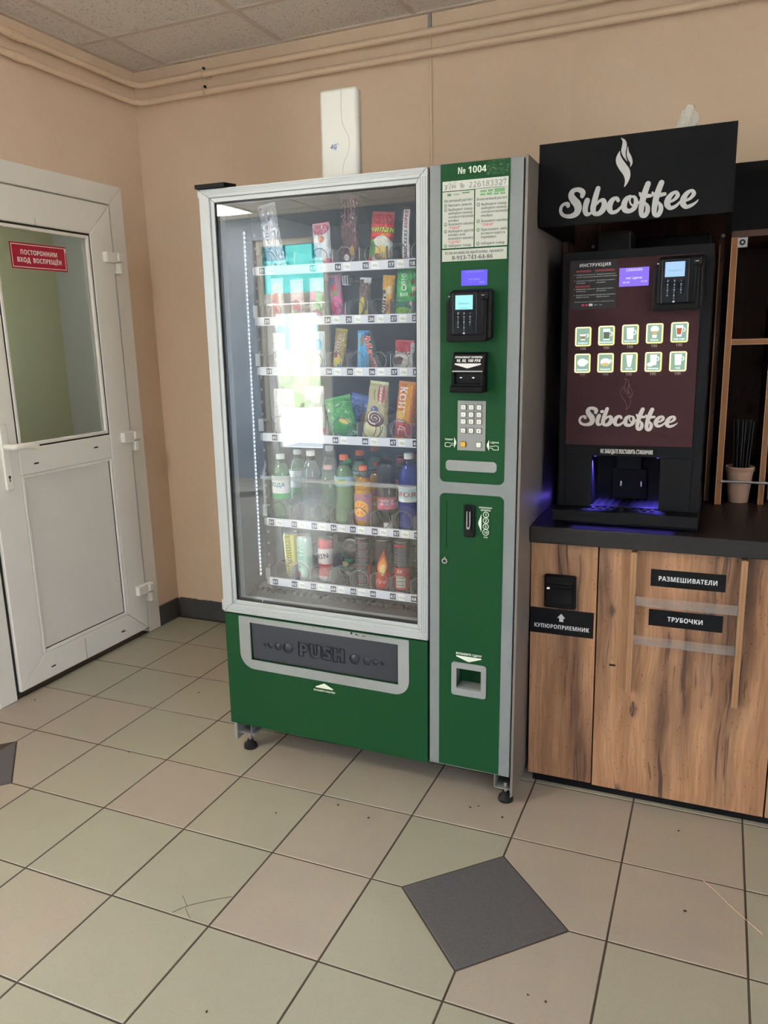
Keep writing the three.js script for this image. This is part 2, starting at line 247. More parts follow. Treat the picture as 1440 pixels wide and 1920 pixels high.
// ------------------------------------------------------------ white door in the left wall
const door1 = structure(grp('door_1', [0, 0, 0]), 'white plastic door with glazed upper half and solid lower panel', 'door');
{
  const fx = 0.012, lx = 0.02, b = (z0, z1, y0, y1, xa, xb, r = 0.004) => rbx(xa, xb, y0, y1, z0, z1, r, 1);
  const mitre = (z0, z1, y0, y1, w, xa, xb, bevel, wb = w) => {      // four mitred profiles: [top, right(small z), left, bottom]
    const prof = (pts) => { const s = new THREE.Shape(pts.map(([z, y]) => new THREE.Vector2(-z, y))); const g = extr(s, 0, xb - xa, bevel); g.rotateY(Math.PI / 2); g.translate(xa, 0, 0); return boxUV(g); };
    const e = 0.0004;
    return { top: prof([[z0 + e, y1], [z0 + w + e, y1 - w], [z1 - w - e, y1 - w], [z1 - e, y1]]), right: prof([[z0, y0 + e], [z0 + w, y0 + wb + e], [z0 + w, y1 - w - e], [z0, y1 - e]]), left: prof([[z1, y0 + e], [z1, y1 - e], [z1 - w, y1 - w - e], [z1 - w, y0 + wb + e]]), bottom: prof([[z0 + e, y0], [z1 - e, y0], [z1 - w - e, y0 + wb], [z0 + w + e, y0 + wb]]) };
  };
  // frame
  const f = mitre(0.172, 1.155, 0.0, 2.108, 0.083, -0.06, fx, 0.003, 0.0001);
  for (const k of ['top', 'right', 'left']) mesh('frame_' + k, f[k], M.white, door1);
  for (const [z0, z1, y0, y1] of [[0.2555, 0.2695, 0.02, 2.02], [1.0565, 1.071, 0.02, 2.02]]) mesh('seal_gap', b(z0, z1, y0, y1, -0.03, 0.006, 0.001), M.sealBlack, door1);
  // leaf
  const leaf = new THREE.Group(); leaf.name = 'door_leaf'; door1.add(leaf);
  const l = mitre(0.27, 1.056, 0.03, 2.018, 0.135, -0.03, lx, 0.005, 0.115);
  for (const k of ['top', 'right', 'left', 'bottom']) mesh('leaf_profile', l[k], M.white, leaf);
  mesh('middle_rail', b(0.405, 0.921, 0.905, 1.012, -0.03, lx - 0.0005, 0.005), M.white, leaf);
  mesh('glass_pane', bx(-0.002, 0.002, 1.012, 1.883, 0.405, 0.921), M.glass, leaf);
  mesh('glazing_seal', merge([bx(0.004, 0.016, 1.012, 1.883, 0.405, 0.411), bx(0.004, 0.016, 1.876, 1.883, 0.411, 0.921), bx(0.004, 0.016, 1.012, 1.017, 0.411, 0.921), bx(0.004, 0.016, 1.017, 1.876, 0.915, 0.921)]), M.sealBlack, leaf);
  const bead = (z0, z1, y0, y1) => { const w = 0.014; for (const [a, c, d, e] of [[z0, z0 + w, y0, y1], [z1 - w, z1, y0, y1], [z0 + w, z1 - w, y0, y0 + w], [z0 + w, z1 - w, y1 - w, y1]]) mesh('glazing_bead', rbx(0.004, 0.02, d, e, a, c, 0.004), M.white, leaf); };
  bead(0.412, 0.914, 1.018, 1.875); bead(0.405, 0.921, 0.145, 0.905);
  mesh('lower_panel', bx(-0.012, 0.008, 0.145, 0.905, 0.405, 0.921, 0.5), M.whitePanel, leaf);
  mesh('panel_seal', merge([bx(0.008, 0.011, 0.15, 0.9, 0.419, 0.4215), bx(0.008, 0.011, 0.16, 0.1625, 0.42, 0.9)]), M.sealBlack, leaf);
  for (const [z, y] of [[0.5, 0.965], [0.84, 0.945], [0.45, 0.075], [0.88, 0.075]]) mesh('drain_slot', b(z - 0.012, z + 0.012, y - 0.003, y + 0.003, lx - 0.002, lx + 0.0012, 0.0015), M.rubber, leaf);
  mesh('profile_scratch', b(0.6895, 0.691, 0.035, 0.13, lx - 0.001, lx + 0.0006, 0.0003), M.rubber, leaf);
  mesh('profile_scratch', b(0.7015, 0.7025, 1.883, 1.91, lx - 0.001, lx + 0.0006, 0.0003), M.rubber, leaf);
  // hinges
  for (const y of [1.79, 0.985, 0.235]) {
    const h = new THREE.Group(); h.name = 'hinge'; door1.add(h);
    mesh('hinge_flap', b(0.272, 0.338, y - 0.02, y + 0.026, lx - 0.004, lx + 0.024, 0.004), M.white, h);
    mesh('hinge_knuckle', b(0.236, 0.274, y - 0.016, y + 0.026, 0.01, 0.052, 0.008), M.white, h);
    const q = cyl(0.017, 0.045, 18); q.translate(0.03, y - 0.042, 0.253); mesh('hinge_pin_sleeve', q, M.white, h);
    mesh('hinge_base', b(0.234, 0.272, y - 0.066, y + 0.03, 0.008, 0.02, 0.003), M.white, h);
  }
  // handle and lock plate
  const hd = new THREE.Group(); hd.name = 'door_handle'; door1.add(hd);
  mesh('lock_plate', b(0.968, 1.004, 0.86, 1.12, lx - 0.002, lx + 0.009, 0.006), M.white, hd);
  mesh('lever', tube([[lx + 0.005, 1.03, 0.986], [lx + 0.05, 1.03, 0.984], [lx + 0.056, 1.03, 0.95], [lx + 0.056, 1.027, 0.9], [lx + 0.054, 1.02, 0.876]], 0.0125, 30, 12), M.white, hd);
  mesh('keyhole', merge([cylXat(0.0055, lx + 0.006, lx + 0.0096, 0.912, 0.986), b(0.9835, 0.9885, 0.893, 0.912, lx + 0.006, lx + 0.0096, 0.001)]), M.rubber, hd);
}
function cylXat(r, x0, x1, y, z) { return cylX(r, x0, x1, y, z, 14); }
{ // the sign stuck on the glass
  const t = tag(grp('warning_sign', [0.0032, 1.764, 0.683]), 'red sign with white border and white text stuck on the door glass', 'sign');
  const tex = canvasTex(640, 224, (g, w, h) => { g.fillStyle = '#b01432'; g.fillRect(0, 0, w, h); g.strokeStyle = '#f0ebe4'; g.lineWidth = 6; g.strokeRect(16, 16, w - 32, h - 32); txt(g, 'ПОСТОРОННИМ', w / 2, 80, 58, '#f4efe8', { sx: 0.93 }); txt(g, 'ВХОД  ВОСПРЕЩЁН', w / 2, 146, 58, '#f4efe8', { sx: 0.93 }); g.fillStyle = '#efe9e2'; g.beginPath(); g.moveTo(w, 14); g.lineTo(w - 34, 14); g.lineTo(w - 14, 24); g.lineTo(w - 8, 52); g.lineTo(w, 56); g.fill(); });
  const p = new THREE.BoxGeometry(0.288, 0.1, 0.0012); p.rotateY(Math.PI / 2); p.rotateX(0.012);
  mesh('sign_plate', p, [std({ color: col(176, 20, 50) }), std({ color: col(176, 20, 50) }), std({ color: col(176, 20, 50) }), std({ color: col(176, 20, 50) }), std({ map: tex, roughness: 0.4 }), std({ color: col(200, 190, 185) })], t);
}

// ------------------------------------------------------------ glazed entrance in the front wall and the street outside
const door2 = structure(grp('door_2'), 'white framed glazed entrance door with tinted transom', 'door');
{
  const z0 = RZ1 + 0.04, z1 = RZ1 + 0.11, F = (x0, x1, y0, y1) => rbx(x0, x1, y0, y1, z0, z1, 0.004);
  for (const q of [[EX0, EX0 + 0.07, 0, ETOP], [EX1 - 0.07, EX1, 0, ETOP], [EX0 + 0.07, EX1 - 0.07, ETOP - 0.06, ETOP], [EX0 + 0.07, EX1 - 0.07, 1.8, 1.9]]) mesh('frame_profile', F(...q), M.white, door2);
  for (const q of [[-1.755, -1.66, 0.02, 1.79], [-1.16, -1.075, 0.02, 1.79], [-1.66, -1.16, 1.7, 1.79], [-1.66, -1.16, 0.02, 0.34]]) mesh('leaf_profile', rbx(q[0], q[1], q[2], q[3], z0 + 0.01, z1 + 0.01, 0.004), M.white, door2);
  for (const q of [[-1.66, -1.16, 0.34, 1.7], ]) mesh('glass_pane', bx(q[0], q[1], q[2], q[3], z0 + 0.035, z0 + 0.039), M.glass, door2);
  mesh('transom_pane', bx(EX0 + 0.07, EX1 - 0.07, 1.9, ETOP - 0.06, z0 + 0.035, z0 + 0.039), phys({ color: new THREE.Color(0.2, 0.42, 0.45), transmission: 1, thickness: 0, roughness: 0, ior: 1.5 }), door2).userData.label = 'turquoise tinted glass';
}
function shopWindow(name, label, len, n, pos, turn) {      // built along x, its glass facing z
  const w = structure(grp(name, pos), label, 'window'), s = len / n; w.rotation.y = turn;
  for (const [a, c] of [[WY0, WY0 + 0.06], [WY1 - 0.06, WY1]]) mesh('window_frame', rbx(0, len, a, c, 0.05, 0.12, 0.004), M.white, w);
  for (let k = 0; k <= n; k++) { const x = k === 0 ? 0.03 : k === n ? len - 0.03 : k * s; mesh('mullion', rbx(x - 0.03, x + 0.03, WY0 + 0.06, WY1 - 0.06, 0.05, 0.12, 0.004), M.white, w); }
  for (let k = 0; k < n; k++) mesh('glass_pane', bx(k * s + (k ? 0.03 : 0.06), (k + 1) * s - (k === n - 1 ? 0.06 : 0.03), WY0 + 0.06, WY1 - 0.06, 0.08, 0.084), M.glass, w);
  mesh('window_sill', rbx(-0.05, len + 0.05, WY0 - 0.03, WY0, -0.12, 0.05, 0.006), M.white, w);
}
shopWindow('window_1', 'wide white framed shop window in the outer side wall', LZ1 - LZ0, 3, [RX0, 0, LZ0], -Math.PI / 2);
shopWindow('window_2', 'added unseen white framed window in the right side wall', SZ1 - SZ0, 2, [RX1, 0, SZ1], Math.PI / 2);  // added out of view to brighten the left wall and white door
M.paving = std({ map: speck([176, 172, 164], [160, 157, 150], 91), roughness: 0.9 });
M.facade = std({ map: wallTex([228, 222, 208], [216, 208, 192], 95), roughness: 0.85 });
M.winDark = std({ color: col(90, 110, 120), roughness: 0.15 });
M.leaf = std({ color: col(96, 112, 88), roughness: 0.8 });
{
  const s = structure(grp('ground_street'), 'sunlit paved street outside the entrance', 'pavement');
  mesh('paving', merge([bx(-30, 26, -0.2, -0.02, RZ1 + 0.2, 34, 2), bx(-30, RX0 - 0.2, -0.2, -0.02, -12, RZ1 + 0.2, 2), bx(RX1 + 0.2, 26, -0.2, -0.02, -12, RZ1 + 0.2, 2)]), M.paving, s);
  const b = tag(grp('street_building', [-8, 0, 22]), 'pale plastered building across the street outside', 'building');
  mesh('facade', bx(-16, 20, -0.02, 6.5, 0, 5, 3), M.facade, b);
  for (let i = -7; i < 10; i++) for (const y of [1.1, 4.0]) { const w = mesh('window', bx(i * 2 + 0.3, i * 2 + 1.5, y, y + 1.5, -0.05, 0.02), M.white, b); mesh('pane', bx(i * 2 + 0.38, i * 2 + 1.42, y + 0.08, y + 1.42, -0.06, -0.04), M.winDark, w); }
  const c = tag(grp('street_hedge', [-9.5, 0, 15]), 'clipped green hedge along the street outside', 'hedge');
  const hg = []; for (let k = 0; k < 26; k++) { const q = new THREE.IcosahedronGeometry(0.5 + hash2(k, 1, 2) * 0.25, 2); const p = q.attributes.position; for (let i = 0; i < p.count; i++) { const f = 1 + 0.25 * (fbm(p.getX(i) * 6 + k, p.getY(i) * 6 + p.getZ(i) * 5, 3, 2) - 0.5); p.setXYZ(i, p.getX(i) * f, p.getY(i) * f, p.getZ(i) * f); } q.computeVertexNormals(); q.translate((k - 13) * 0.42, 0.45 + hash2(k, 3, 2) * 0.3, hash2(k, 4, 2) * 0.4); hg.push(q); }
  mesh('foliage', merge(hg), M.leaf, c);
}

// ------------------------------------------------------------ vending machine (leans a little to the right, on its adjustable feet)
const { FontLoader } = await import('three/addons/loaders/FontLoader.js');
const { TextGeometry } = await import('three/addons/geometries/TextGeometry.js');
const fontBold = await new FontLoader().loadAsync('fonts/droid/droid_sans_bold.typeface.json');
const TH = 0.0145;
const V = tag(grp('vending_machine', [1.56, 0, 1.09]), 'tall green and silver snack vending machine with glass front', 'vending machine');
V.rotation.z = -TH; V.updateMatrixWorld(true);
M.silver = std({ map: wallTex([130, 134, 136], [126, 130, 132], 101), roughness: 0.45 });
M.alu = std({ color: col(184, 188, 190), roughness: 0.42, metalness: 0.15 });
M.greyFrame = std({ map: wallTex([150, 153, 153], [141, 143, 142], 103), roughness: 0.5 });
M.green = phys({ specularIntensity: 0.35, map: dataTex(256, 256, (x, y) => { const f = (fbm(x / 50, y / 50, 105, 3) - 0.5) * 5 + (hash2(x, y, 6) - 0.5) * 2; return [22 + f, 72 + f, 40 + f]; }), roughness: 0.5 });
M.side = std({ color: col(128, 120, 114), roughness: 0.45, metalness: 0.2 });
M.inside = std({ color: col(112, 112, 112), roughness: 0.6 });
M.insideDark = std({ color: col(74, 74, 76), roughness: 0.6 });
M.galv = std({ color: col(160, 160, 158), roughness: 0.45, metalness: 0.5 });
M.flap = std({ color: col(66, 69, 78), roughness: 0.34, metalness: 0.4 });
M.wire = std({ color: col(120, 120, 124), roughness: 0.3, metalness: 0.8 });
M.rail = std({ color: col(214, 220, 232), roughness: 0.5 });
M.clear = phys({ color: new THREE.Color(0.95, 0.97, 0.98), transmission: 0.85, thickness: 0, roughness: 0.25, ior: 1.49 });
const U = (u) => u - 0.5;
const vb = (u0, u1, y0, y1, z0, z1, r = 0) => (r ? rbx(U(u0), U(u1), y0, y1, z0, z1, r) : bx(U(u0), U(u1), y0, y1, z0, z1));
const sub = (name, parent) => { const g = new THREE.Group(); g.name = name; parent.add(g); return g; };
function decal(name, u0, u1, y0, y1, z, w, h, draw, parent, extra = {}) {      // flat print on the machine
  const m = std({ map: canvasTex(w, h, draw), transparent: true, roughness: 0.5, ...extra });
  const g = new THREE.PlaneGeometry(u1 - u0, y1 - y0); g.translate(U((u0 + u1) / 2), (y0 + y1) / 2, z); return mesh(name, g, m, parent);
}
// carcass
{
  const c = sub('cabinet', V);
  mesh('side_panel', vb(0.003, 0.018, 0.09, 1.84, -0.8, -0.062), M.side, c);
  mesh('side_panel', vb(0.998, 1.006, 0.04, 1.853, -0.8, -0.004, 0.002), M.side, c);
  mesh('top_panel', vb(0.003, 0.998, 1.832, 1.845, -0.8, -0.03), M.side, c);
  mesh('bottom_panel', vb(0.018, 0.998, 0.092, 0.105, -0.8, -0.034), M.insideDark, c);
  mesh('back_panel', vb(0.018, 0.998, 0.105, 1.832, -0.8, -0.788), M.side, c);
  const q = sub('inner_chamber', V);
  mesh('inner_left_wall', vb(0.018, 0.03, 0.51, 1.832, -0.72, -0.064), M.inside, q);
  mesh('inner_right_wall', vb(0.722, 0.74, 0.105, 1.832, -0.72, -0.064), M.insideDark, q);
  mesh('inner_back_wall', vb(0.03, 0.722, 0.51, 1.832, -0.72, -0.7), M.insideDark, q);
  mesh('inner_ceiling', vb(0.03, 0.722, 1.82, 1.832, -0.7, -0.064), M.insideDark, q);
  mesh('inner_floor', vb(0.03, 0.722, 0.5, 0.512, -0.7, -0.064), M.insideDark, q);
  mesh('shelf_post', vb(0.098, 0.122, 0.53, 1.8, -0.15, -0.13), M.insideDark, q);
  mesh('post_pin_holes', merge(Array.from({ length: 30 }, (_, k) => vb(0.107, 0.112, 0.56 + k * 0.04, 0.568 + k * 0.04, -0.131, -0.1285))), M.galv, q);
  mesh('post_brackets', merge([0.62, 0.84, 1.13, 1.34, 1.49].map((y) => vb(0.104, 0.124, y - 0.02, y + 0.02, -0.13, -0.108, 0.002))), M.galv, q);
  mesh('cable_duct', vb(0.034, 0.062, 0.53, 1.74, -0.34, -0.3, 0.004), M.inside, q);
  // led strip on the inner left wall
  const L = sub('led_strip', V), zc = -0.19;
  mesh('led_board', vb(0.03, 0.033, 0.58, 1.75, zc - 0.005, zc + 0.005), M.rail, L);
  const dots = []; for (let k = 0; k < 84; k++) dots.push(vb(0.0328, 0.0345, 0.586 + k * 0.0139, 0.591 + k * 0.0139, zc - 0.002, zc + 0.002));
  mesh('led_dots', merge(dots), std({ color: 0xffffff, emissive: new THREE.Color(0.8, 0.9, 1), emissiveIntensity: 3 }), L);
  const p0 = V.localToWorld(new THREE.Vector3(U(0.0352), 1.165, zc)), p1 = V.localToWorld(new THREE.Vector3(U(0.5), 1.165, zc - 0.1));
  areaLight(new THREE.Color(0.72, 0.86, 1.0), LED_LEVEL, 0.012, 1.16, p0.toArray(), p1.toArray());
}
// glass door
{
  const d = sub('glass_door', V), f = sub('door_frame', d);
  const Z0 = -0.06, prof = (pts, z0, z1, b) => extr(new THREE.Shape(pts.map(([u, y]) => new THREE.Vector2(U(u), y))), z0, z1, b);
  const ring = (a, b, z0, z1, bev) => { const [u0, u1, y0, y1] = a, [v0, v1, w0, w1] = b, e = 0.0003; return [prof([[u0 + e, y1], [v0 + e, w1], [v1 - e, w1], [u1 - e, y1]].reverse(), z0, z1, bev), prof([[u0 + e, y0], [u1 - e, y0], [v1 - e, w0], [v0 + e, w0]], z0, z1, bev), prof([[u0, y0 + e], [v0, w0 + e], [v0, w1 - e], [u0, y1 - e]], z0, z1, bev), prof([[u1, y0 + e], [u1, y1 - e], [v1, w1 - e], [v1, w0 + e]], z0, z1, bev)]; };
  const A = [0, 0.735, 0.506, 1.847], B = [0.036, 0.709, 0.538, 1.822], C = [0.05, 0.7, 0.551, 1.809];
  for (const g of ring(A, B, Z0, 0, 0.002)) mesh('frame_profile', g, M.alu, f);
  for (const g of ring(B, C, Z0, -0.006, 0.0015)) mesh('frame_bead', g, M.alu, f);
  for (const y of [1.8425, 1.8375, 1.8325]) mesh('profile_ridge', vb(0.012, 0.725, y - 0.0014, y + 0.0014, -0.002, 0.0016, 0.0006), M.alu, f);
  for (const y of [0.514, 0.521, 0.528]) mesh('profile_ridge', vb(0.012, 0.725, y - 0.0014, y + 0.0014, -0.002, 0.0016, 0.0006), M.alu, f);
  for (const u of [0.714, 0.721, 0.728]) mesh('profile_ridge', vb(u - 0.0014, u + 0.0014, 0.53, 1.824, -0.002, 0.0016, 0.0006), M.alu, f);
  mesh('gasket', merge([vb(0.05, 0.0525, 0.551, 1.809, -0.03, -0.008), vb(0.6975, 0.7, 0.551, 1.809, -0.03, -0.008), vb(0.0525, 0.6975, 0.551, 0.5535, -0.03, -0.008), vb(0.0525, 0.6975, 1.8065, 1.809, -0.03, -0.008)]), M.sealBlack, d);
  mesh('glass_pane', vb(0.0525, 0.6975, 0.5535, 1.8065, -0.016, -0.012), M.glass, d);
  mesh('glass_pane', vb(0.0525, 0.6975, 0.5535, 1.8065, -0.03, -0.026), M.glass, d);
  mesh('hinge_cap', extr(new THREE.Shape([[-0.004, -0.03], [-0.004, 0.012], [0.1, 0.012], [0.116, -0.03]].map(([u, z]) => new THREE.Vector2(U(u), -z))), 0, 0.012, 0.001).rotateX(-Math.PI / 2).translate(0, 1.848, 0), M.black, d);
  mesh('hinge_block', vb(-0.008, 0.0, 1.825, 1.847, -0.05, -0.004, 0.002), M.alu, d);
  mesh('hinge_block', vb(-0.01, 0.0, 0.508, 0.545, -0.05, -0.004, 0.002), M.alu, d);
}
// lower front with the delivery flap
{
  const l = sub('lower_front', V), hole = new THREE.Path([[0.099, 0.344], [0.636, 0.344], [0.636, 0.478], [0.099, 0.478]].map(([u, y]) => new THREE.Vector2(U(u), y)));
  const s = new THREE.Shape([[0, 0.094], [0.733, 0.094], [0.733, 0.5], [0, 0.5]].map(([u, y]) => new THREE.Vector2(U(u), y))); s.holes.push(hole);
  mesh('green_panel', boxUV(extr(s, -0.03, -0.004, 0.001)), M.green, l);
  const b = shapeRR(U(0.056), U(0.673), 0.311, 0.497, [0.055, 0.05, 0.004, 0.004]); b.holes.push(hole.clone());
  mesh('flap_surround', boxUV(extr(b, -0.006, -0.002)), M.greyFrame, l);
  const sc = []; for (const [u, y, w, h] of [[0.475, 0.49, 0.006, 0.007], [0.492, 0.4895, 0.007, 0.004], [0.5, 0.4885, 0.004, 0.002], [0.515, 0.489, 0.012, 0.0018], [0.34, 0.492, 0.003, 0.002], [0.38, 0.4925, 0.002, 0.0015], [0.3, 0.493, 0.003, 0.0012]]) sc.push(vb(u, u + w, y, y + h, -0.0022, -0.0014));
  mesh('paint_chips', merge(sc), M.rubber, l);
  const fl = sub('delivery_flap', V); fl.position.set(U(0.3675), 0.476, -0.006); fl.rotation.x = 0.035;
  const dots = [[-0.214, 0.006], [-0.193, 0.0085], [-0.164, 0.0115], [-0.127, 0.0155], [0.117, 0.0155], [0.161, 0.0115], [0.19, 0.0085], [0.213, 0.006]];
  const letterGeo = (c, bevel, depth, th) => new TextGeometry(c, { font: fontBold, size: 0.05, depth, bevelEnabled: true, bevelSize: bevel, bevelThickness: th, bevelSegments: 2, curveSegments: 4 });
  const ev = new Evaluator(); ev.attributes = ['position', 'normal', 'uv'];
  let cut = new Brush(rbx(-0.266, 0.266, -0.131, 0, -0.008, 0, 0.003)); cut.updateMatrixWorld();
  const letters = []; let penX = -0.083;
  [...'PUSH'].forEach((c, i) => {
    const plain = new THREE.ShapeGeometry(fontBold.generateShapes(c, 0.05)); plain.computeBoundingBox(); const bb = plain.boundingBox, x0 = penX; penX += (bb.max.x - bb.min.x) * 0.94 + 0.0105;
    const place = (g) => { g.translate(-bb.min.x, 0, 0); g.scale(0.94, 0.86, 1); g.translate(x0, -0.089, 0); return g; };
    const b = new Brush(place(letterGeo(c, 0.0052, 0.006, 0.0001)).translate(0, 0, -0.0042)); b.updateMatrixWorld(); cut = ev.evaluate(cut, b, SUBTRACTION); cut.updateMatrixWorld();
    letters.push(place(letterGeo(c, 0.0012, 0.003, 0.0012)).translate(0, 0, -0.0038));
  });
  for (const [x, r] of dots) { const b = new Brush(cylZ(r * 1.22, -0.004, 0.004, x, -0.071)); b.updateMatrixWorld(); cut = ev.evaluate(cut, b, SUBTRACTION); cut.updateMatrixWorld(); }
  mesh('flap_plate', cut.geometry, M.flap, fl);
  for (const g of letters) mesh('embossed_letter', g, M.flap, fl);
  for (const [x, r] of dots) { const q = new THREE.SphereGeometry(r, 18, 8, 0, Math.PI * 2, 0, Math.PI / 2); q.scale(1, 0.3, 1); q.rotateX(Math.PI / 2); q.translate(x, -0.071, -0.0035); mesh('embossed_dot', merge([q, cylZ(r, -0.005, -0.0035, x, -0.071)]), M.flap, fl); }
  mesh('delivery_chute', merge([vb(0.08, 0.66, 0.49, 0.497, -0.3, -0.034), vb(0.08, 0.66, 0.33, 0.337, -0.3, -0.034), vb(0.08, 0.09, 0.337, 0.49, -0.3, -0.034), vb(0.65, 0.66, 0.337, 0.49, -0.3, -0.034), vb(0.08, 0.66, 0.33, 0.497, -0.31, -0.3)]), M.insideDark, l);
  decal('take_purchase_print', 0.333, 0.415, 0.267, 0.304, -0.0033, 256, 116, (g, w, h) => { g.fillStyle = '#e4ead9'; g.beginPath(); g.moveTo(128, 2); g.quadraticCurveTo(132, 2, 228, 50); g.quadraticCurveTo(234, 58, 222, 60); g.lineTo(34, 60); g.quadraticCurveTo(22, 58, 28, 50); g.fill(); txt(g, 'ВОЗЬМИТЕ ПОКУПКУ', 128, 88, 28, '#e4ead9', { sx: 0.86 }); }, l);
}
// control column
const K = sub('control_column', V);
{
  const hole = () => new THREE.Path([[0.828, 0.37], [0.904, 0.37], [0.904, 0.434], [0.828, 0.434]].map(([u, y]) => new THREE.Vector2(U(u), y)));
  const s = shapeRR(U(0.741), U(0.994), 0.104, 1.849, 0.002); s.holes.push(hole());
  mesh('silver_panel', boxUV(extr(s, -0.03, -0.002, 0.001)), M.silver, K);
  mesh('upper_green_panel', boxUV(extr(shapeRR(U(0.772), U(0.96), 1.0, 1.8485, [0.016, 0.016, 0.001, 0.001]), -0.004, 0, 0.0005)), M.green, K);
  const g2 = shapeRR(U(0.772), U(0.961), 0.107, 0.967, [0.001, 0.001, 0.016, 0.016]); g2.holes.push(hole());
  mesh('lower_green_panel', boxUV(extr(g2, -0.004, 0, 0.0005)), M.green, K);
  mesh('edge_gap', vb(0.9945, 0.9978, 0.1, 1.845, -0.03, -0.008), M.sealBlack, K);
  mesh('edge_gap', vb(0.7352, 0.7405, 0.1, 1.845, -0.03, -0.012), M.sealBlack, K);
  // instructions
  const ins = sub('instruction_stickers', K);
  decal('machine_number_print', 0.772, 0.96, 1.812, 1.848, 0.0004, 512, 98, (g, w, h) => {
    txt(g, '№ 1004', 235, 52, 62, 'rgba(214,228,208,0.92)', { font: 'sans-serif' });
    for (let k = 0; k < 220; k++) { const x = 330 + 180 * rnd(), y = 98 * rnd(); g.fillStyle = 'rgba(170,200,160,' + 0.16 * rnd() + ')'; g.fillRect(x, y, 3 + 14 * rnd(), 2 + 6 * rnd()); }
  }, ins);
  const card = (name, u0, u1, y0, y1, w, h, draw) => { const m = std({ map: canvasTex(w, h, draw), roughness: 0.45 }); const s2 = plate(U(u0), U(u1), y0, y1, 0.0003, 0.0005); return mesh(name, s2, m, ins); };
  card('serial_sticker', 0.778, 0.956, 1.781, 1.805, 512, 70, (g, w, h) => { g.fillStyle = '#c6c7c0'; g.fillRect(0, 0, w, h); txt(g, 'з/н № 226183327', w / 2, 38, 52, 'rgba(70,75,72,0.75)', { style: 'normal', font: 'monospace', sx: 1.05 }); g.strokeStyle = 'rgba(120,125,120,0.6)'; g.lineWidth = 5; for (const [a, b] of [[20, 70], [60, 110], [455, 490]]) { g.beginPath(); g.moveTo(a, 66); g.quadraticCurveTo((a + b) / 2, 10, b, 8); g.stroke(); } });
  const rows = (g, list) => { for (const [n, lines, y] of list) { if (n) { g.strokeStyle = '#3f6a48'; g.lineWidth = 4; g.beginPath(); g.arc(26, y, 11, 0, 7); g.stroke(); txt(g, String(n), 26, y, 15, '#3f6a48'); } lines.forEach((t, k) => { const red = t[0] === '"'; txt(g, t, 48, y + k * 27, 25, red ? '#c2304a' : '#3c4440', { align: 'left', font: 'serif', sx: Math.min(0.92, 200 / (t.length * 14.6)) }); }); } };
  card('cash_instruction_card', 0.778, 0.865, 1.637, 1.779, 256, 418, (g, w, h) => {
    g.fillStyle = '#bcbeb5'; g.fillRect(0, 0, w, h); g.fillStyle = '#5c8a5c'; g.fillRect(40, 14, 32, 18); g.fillRect(160, 10, 60, 10); g.fillStyle = '#8a9a88'; g.fillRect(90, 18, 50, 10);
    txt(g, 'Наличный расчет', 128, 66, 26, '#3c4440', { font: 'serif', style: 'bold italic', sx: 0.94 });
    rows(g, [[1, ['Внесите деньги'], 100], [2, ['Выберите товар,', 'наберите номер', 'соответствующий', 'ячейке'], 132], [3, ['Нажмите кнопку', '"ТОВАР"'], 240], [4, ['Выберите другую', 'ячейку или', 'нажмите кнопку', '"СДАЧА"'], 292], [5, ['Заберите товар'], 400]]);
  });
  card('card_instruction_card', 0.868, 0.956, 1.637, 1.782, 256, 422, (g, w, h) => {
    g.fillStyle = '#bcbeb5'; g.fillRect(0, 0, w, h); g.fillStyle = '#6fa06e'; for (const [x, y, a, b] of [[40, 16, 50, 16], [100, 14, 40, 18], [150, 12, 80, 26], [40, 40, 40, 14], [90, 38, 44, 16], [144, 42, 40, 14], [194, 42, 40, 14]]) g.fillRect(x, y, a, b);
    txt(g, 'Безналичный расчет', 128, 80, 24, '#3c4440', { font: 'serif', style: 'bold italic', sx: 0.88 });
    rows(g, [[1, ['Выберите товар,', 'наберите номер', 'соответствующей', 'ячейки'], 118], [2, ['Нажмите кнопку', '"ТОВАР"'], 238], [3, ['Приложите либо', 'вставьте карту в', 'терминал'], 300], [4, ['Заберите товар'], 400]]);
  });
  card('phone_sticker', 0.7775, 0.9555, 1.603, 1.633, 512, 88, (g, w, h) => { g.fillStyle = '#b9bbb2'; g.fillRect(0, 0, w, h); txt(g, 'Если возникли проблемы, звоните:', w / 2, 24, 31, '#343a36', { font: 'serif', sx: 0.8 }); txt(g, '8-913-741-64-86', w / 2 - 14, 62, 44, '#2c322f', { font: 'serif' }); });
  // display
  const lcd = mesh('display_screen', plate(U(0.832), U(0.904), 1.5385, 1.5785, 0.0004, 0.001), std({ color: 0x000000, emissiveMap: canvasTex(256, 142, (g, w, h) => { g.fillStyle = '#6a5cf2'; g.fillRect(0, 0, w, h); txt(g, 'ГОТОВ К РАБОТЕ', 128, 16, 22, '#8f84ff'); txt(g, 'нет сдачи', 128, 84, 22, '#a79cff'); txt(g, '00,00', 206, 112, 20, '#a79cff'); txt(g, '—', 90, 112, 20, '#a79cff'); }), emissive: new THREE.Color(1, 1, 1), emissiveIntensity: 1.0, roughness: 0.25 }), K); lcd.userData.label = 'lit violet blue display';
  cardReader(K, U(0.8), 1.392, 0.0, 0.125, 0.136);
  // bill acceptor
  const ba = sub('bill_acceptor', K), pr = new THREE.Shape([[0, 1.257], [0.048, 1.257], [0.051, 1.262], [0.051, 1.272], [0.04, 1.276], [0.04, 1.279], [0.028, 1.281], [0.028, 1.309], [0.037, 1.312], [0.037, 1.317], [0.022, 1.358], [0.014, 1.364], [0, 1.364]].map(([z, y]) => new THREE.Vector2(-z, y)));
  { const g = extr(pr, 0, 0.092, 0.0015); g.rotateY(Math.PI / 2); g.translate(U(0.817), 0, 0); mesh('housing', g, M.black, ba); }
